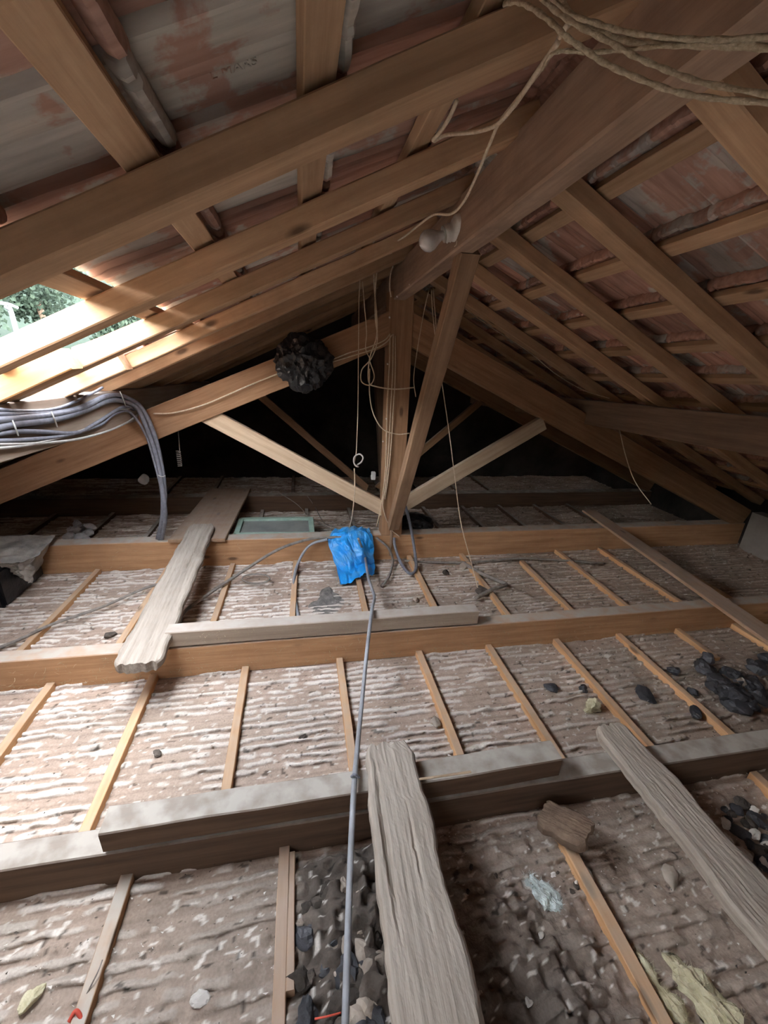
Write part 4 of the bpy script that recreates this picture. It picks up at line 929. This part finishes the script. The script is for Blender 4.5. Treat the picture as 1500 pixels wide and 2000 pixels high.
def webs():
    "dusty cobweb threads and straw clinging to the beam faces"
    random.seed(9); bm = bmesh.new()
    def thread(p, L_, d):
        s = Vector((random.gauss(0, 1), 0, random.gauss(0, 1))).normalized()*.0008
        prev = [bm.verts.new(p+s), bm.verts.new(p-s)]
        for k in range(3):
            d = (d+Vector((random.gauss(0, .5), random.gauss(0, .3), random.gauss(0, .5)))).normalized(); p = p+d*L_/3
            cur = [bm.verts.new(p+s), bm.verts.new(p-s)]; bm.faces.new((prev[0], prev[1], cur[1], cur[0])); prev = cur
    for i in range(900):
        x = random.uniform(-1.6, 2.6); z = random.choice((random.uniform(.03, .17), random.uniform(0, .05)))
        thread(Vector((x, 1.858, z)), random.uniform(.01, .035), Vector((random.gauss(0, 1), -.4, random.gauss(0, .5))).normalized())
    for i in range(450):
        x = random.uniform(-1.8, 3); z = random.choice((random.uniform(.03, .2), random.uniform(-.01, .05)))
        thread(Vector((x, 3.047, z)), random.uniform(.01, .04), Vector((random.gauss(0, 1), -.4, random.gauss(0, .5))).normalized())
    for i in range(300):
        x = random.uniform(-.6, .95); z = random.uniform(.19, .27)
        thread(Vector((x, 1.857, z)), random.uniform(.006, .02), Vector((random.gauss(0, 1), -.4, random.gauss(0, .5))).normalized())
    me = bpy.data.meshes.new('cobweb'); bm.to_mesh(me); bm.free(); me.materials.append(M['straw'])
    o = bpy.data.objects.new('cobweb', me); COL.objects.link(o)
    tag(o, 'dusty cobweb threads clinging to the beam faces', 'cobweb', None, 'stuff')
webs()

# ------------------------------------------------------------------ stamp on the whitened tile
tc_ = bpy.data.curves.new('stamp', 'FONT'); tc_.body = 'L MARS'; tc_.size = .024; tc_.extrude = .0012; tc_.align_x = 'CENTER'
to = bpy.data.objects.new('stamp', tc_); COL.objects.link(to)
dg = bpy.context.evaluated_depsgraph_get(); me = bpy.data.meshes.new_from_object(to.evaluated_get(dg)); bpy.data.objects.remove(to)
me.materials.append(M['tile_white'])
so = bpy.data.objects.new('stamp', me); COL.objects.link(so)
mw = STAMPED.matrix_world.copy()
so.parent = STAMPED
so.matrix_local = Matrix(((-1, 0, 0, .20), (0, 1, 0, .088), (0, 0, -1, .0005), (0, 0, 0, 1)))

# ------------------------------------------------------------------ outside, seen through the opening
def ground_z(x, y):
    r = math.hypot(x, y); return -3.2 + max(0, r-26)*.36*(1 if r > 0 else 0)
def terrain():
    vs, fs = [], []; nx, ny = 80, 90
    for i in range(nx+1):
        for j in range(ny+1):
            x = -3.3-i*1.7; y = -60+j*2.8
            vs.append((x, y, min(ground_z(x, y), 34)+noise.noise(Vector((x*.1, y*.1, 0)))*1.2))
    for i in range(nx):
        for j in range(ny): a = i*(ny+1)+j; fs.append((a, a+ny+1, a+ny+2, a+1))
    return tag(mesh_obj('trim_2', vs, fs, M['hill'], smooth=True), 'green hillside outside', None, None, 'structure')
terrain()
def tree(x, y, z, r, seed, lab):
    e = empty('tree', (x, y, z), lab, 'tree', 'trees on the hillside')
    random.seed(seed); bm = bmesh.new(); cl = [Vector((random.gauss(0, .4), random.gauss(0, .4), random.gauss(0, .35)))*r for _ in range(12)]
    for i in range(2600):
        c = random.choice(cl)+Vector((random.gauss(0, 1), random.gauss(0, 1), random.gauss(0, 1))).normalized()*r*random.uniform(.2, .5)+Vector((0, 0, r*1.2))
        a = Vector((random.gauss(0, 1), random.gauss(0, 1), random.gauss(0, 1))).normalized()*r*.06; b_ = a.orthogonal().normalized()*r*.035
        bm.faces.new([bm.verts.new(c+q+Vector((x, y, z))) for q in (a, b_, -a, -b_)])
    me = bpy.data.meshes.new('foliage'); bm.to_mesh(me); bm.free(); me.materials.append(M['leaf'])
    o = bpy.data.objects.new('foliage', me); COL.objects.link(o); o.parent = e; o.matrix_parent_inverse = Matrix.Translation(-Vector(e.location))
    tube('trunk', [(x, y, z-1), (x+.1, y, z+r*.4), (x, y, z+r)], r*.07, M['bark'], parent=e, sub=4)
for i, (az, rr, r) in enumerate([(-33, 34, 2.8), (-26, 38, 2.8), (-19, 34, 2.6), (-40, 42, 3.2), (-23, 54, 3.6), (-31, 50, 3.4), (-15, 50, 3.4), (-45, 55, 3.6), (-19, 74, 4.4), (-35, 68, 4.4), (-28, 70, 4.4)]):
    x = rr*math.sin(math.radians(az)); y = rr*math.cos(math.radians(az))
    tree(x, y, ground_z(x, y), r, 900+i, 'leafy tree on the hillside outside, %s of the trees counted from the nearest' % ordn[i])
pb = at(30, 640, 0, -9)
e = empty('utility_pole', (pb.x, pb.y, -3), 'pale utility pole with crossarm outside the roof opening', 'pole')
tube('post', [(pb.x, pb.y, -3), (pb.x, pb.y, pb.z), (pb.x-.02, pb.y-.15, pb.z+.62)], .075, M['white_metal'], parent=e)
tube('crossarm', [(pb.x, pb.y-.9, pb.z+.66), (pb.x, pb.y-.1, pb.z+.68), (pb.x, pb.y+.35, pb.z+.62)], .05, M['white_metal'], parent=e)
# neighbouring rubble wall and low roof below the opening
slab('trim_3', -15, -3.6, -9, 16, -2.6, -1.9, M['rubble'], 'pale rubble terrace below the roof opening')
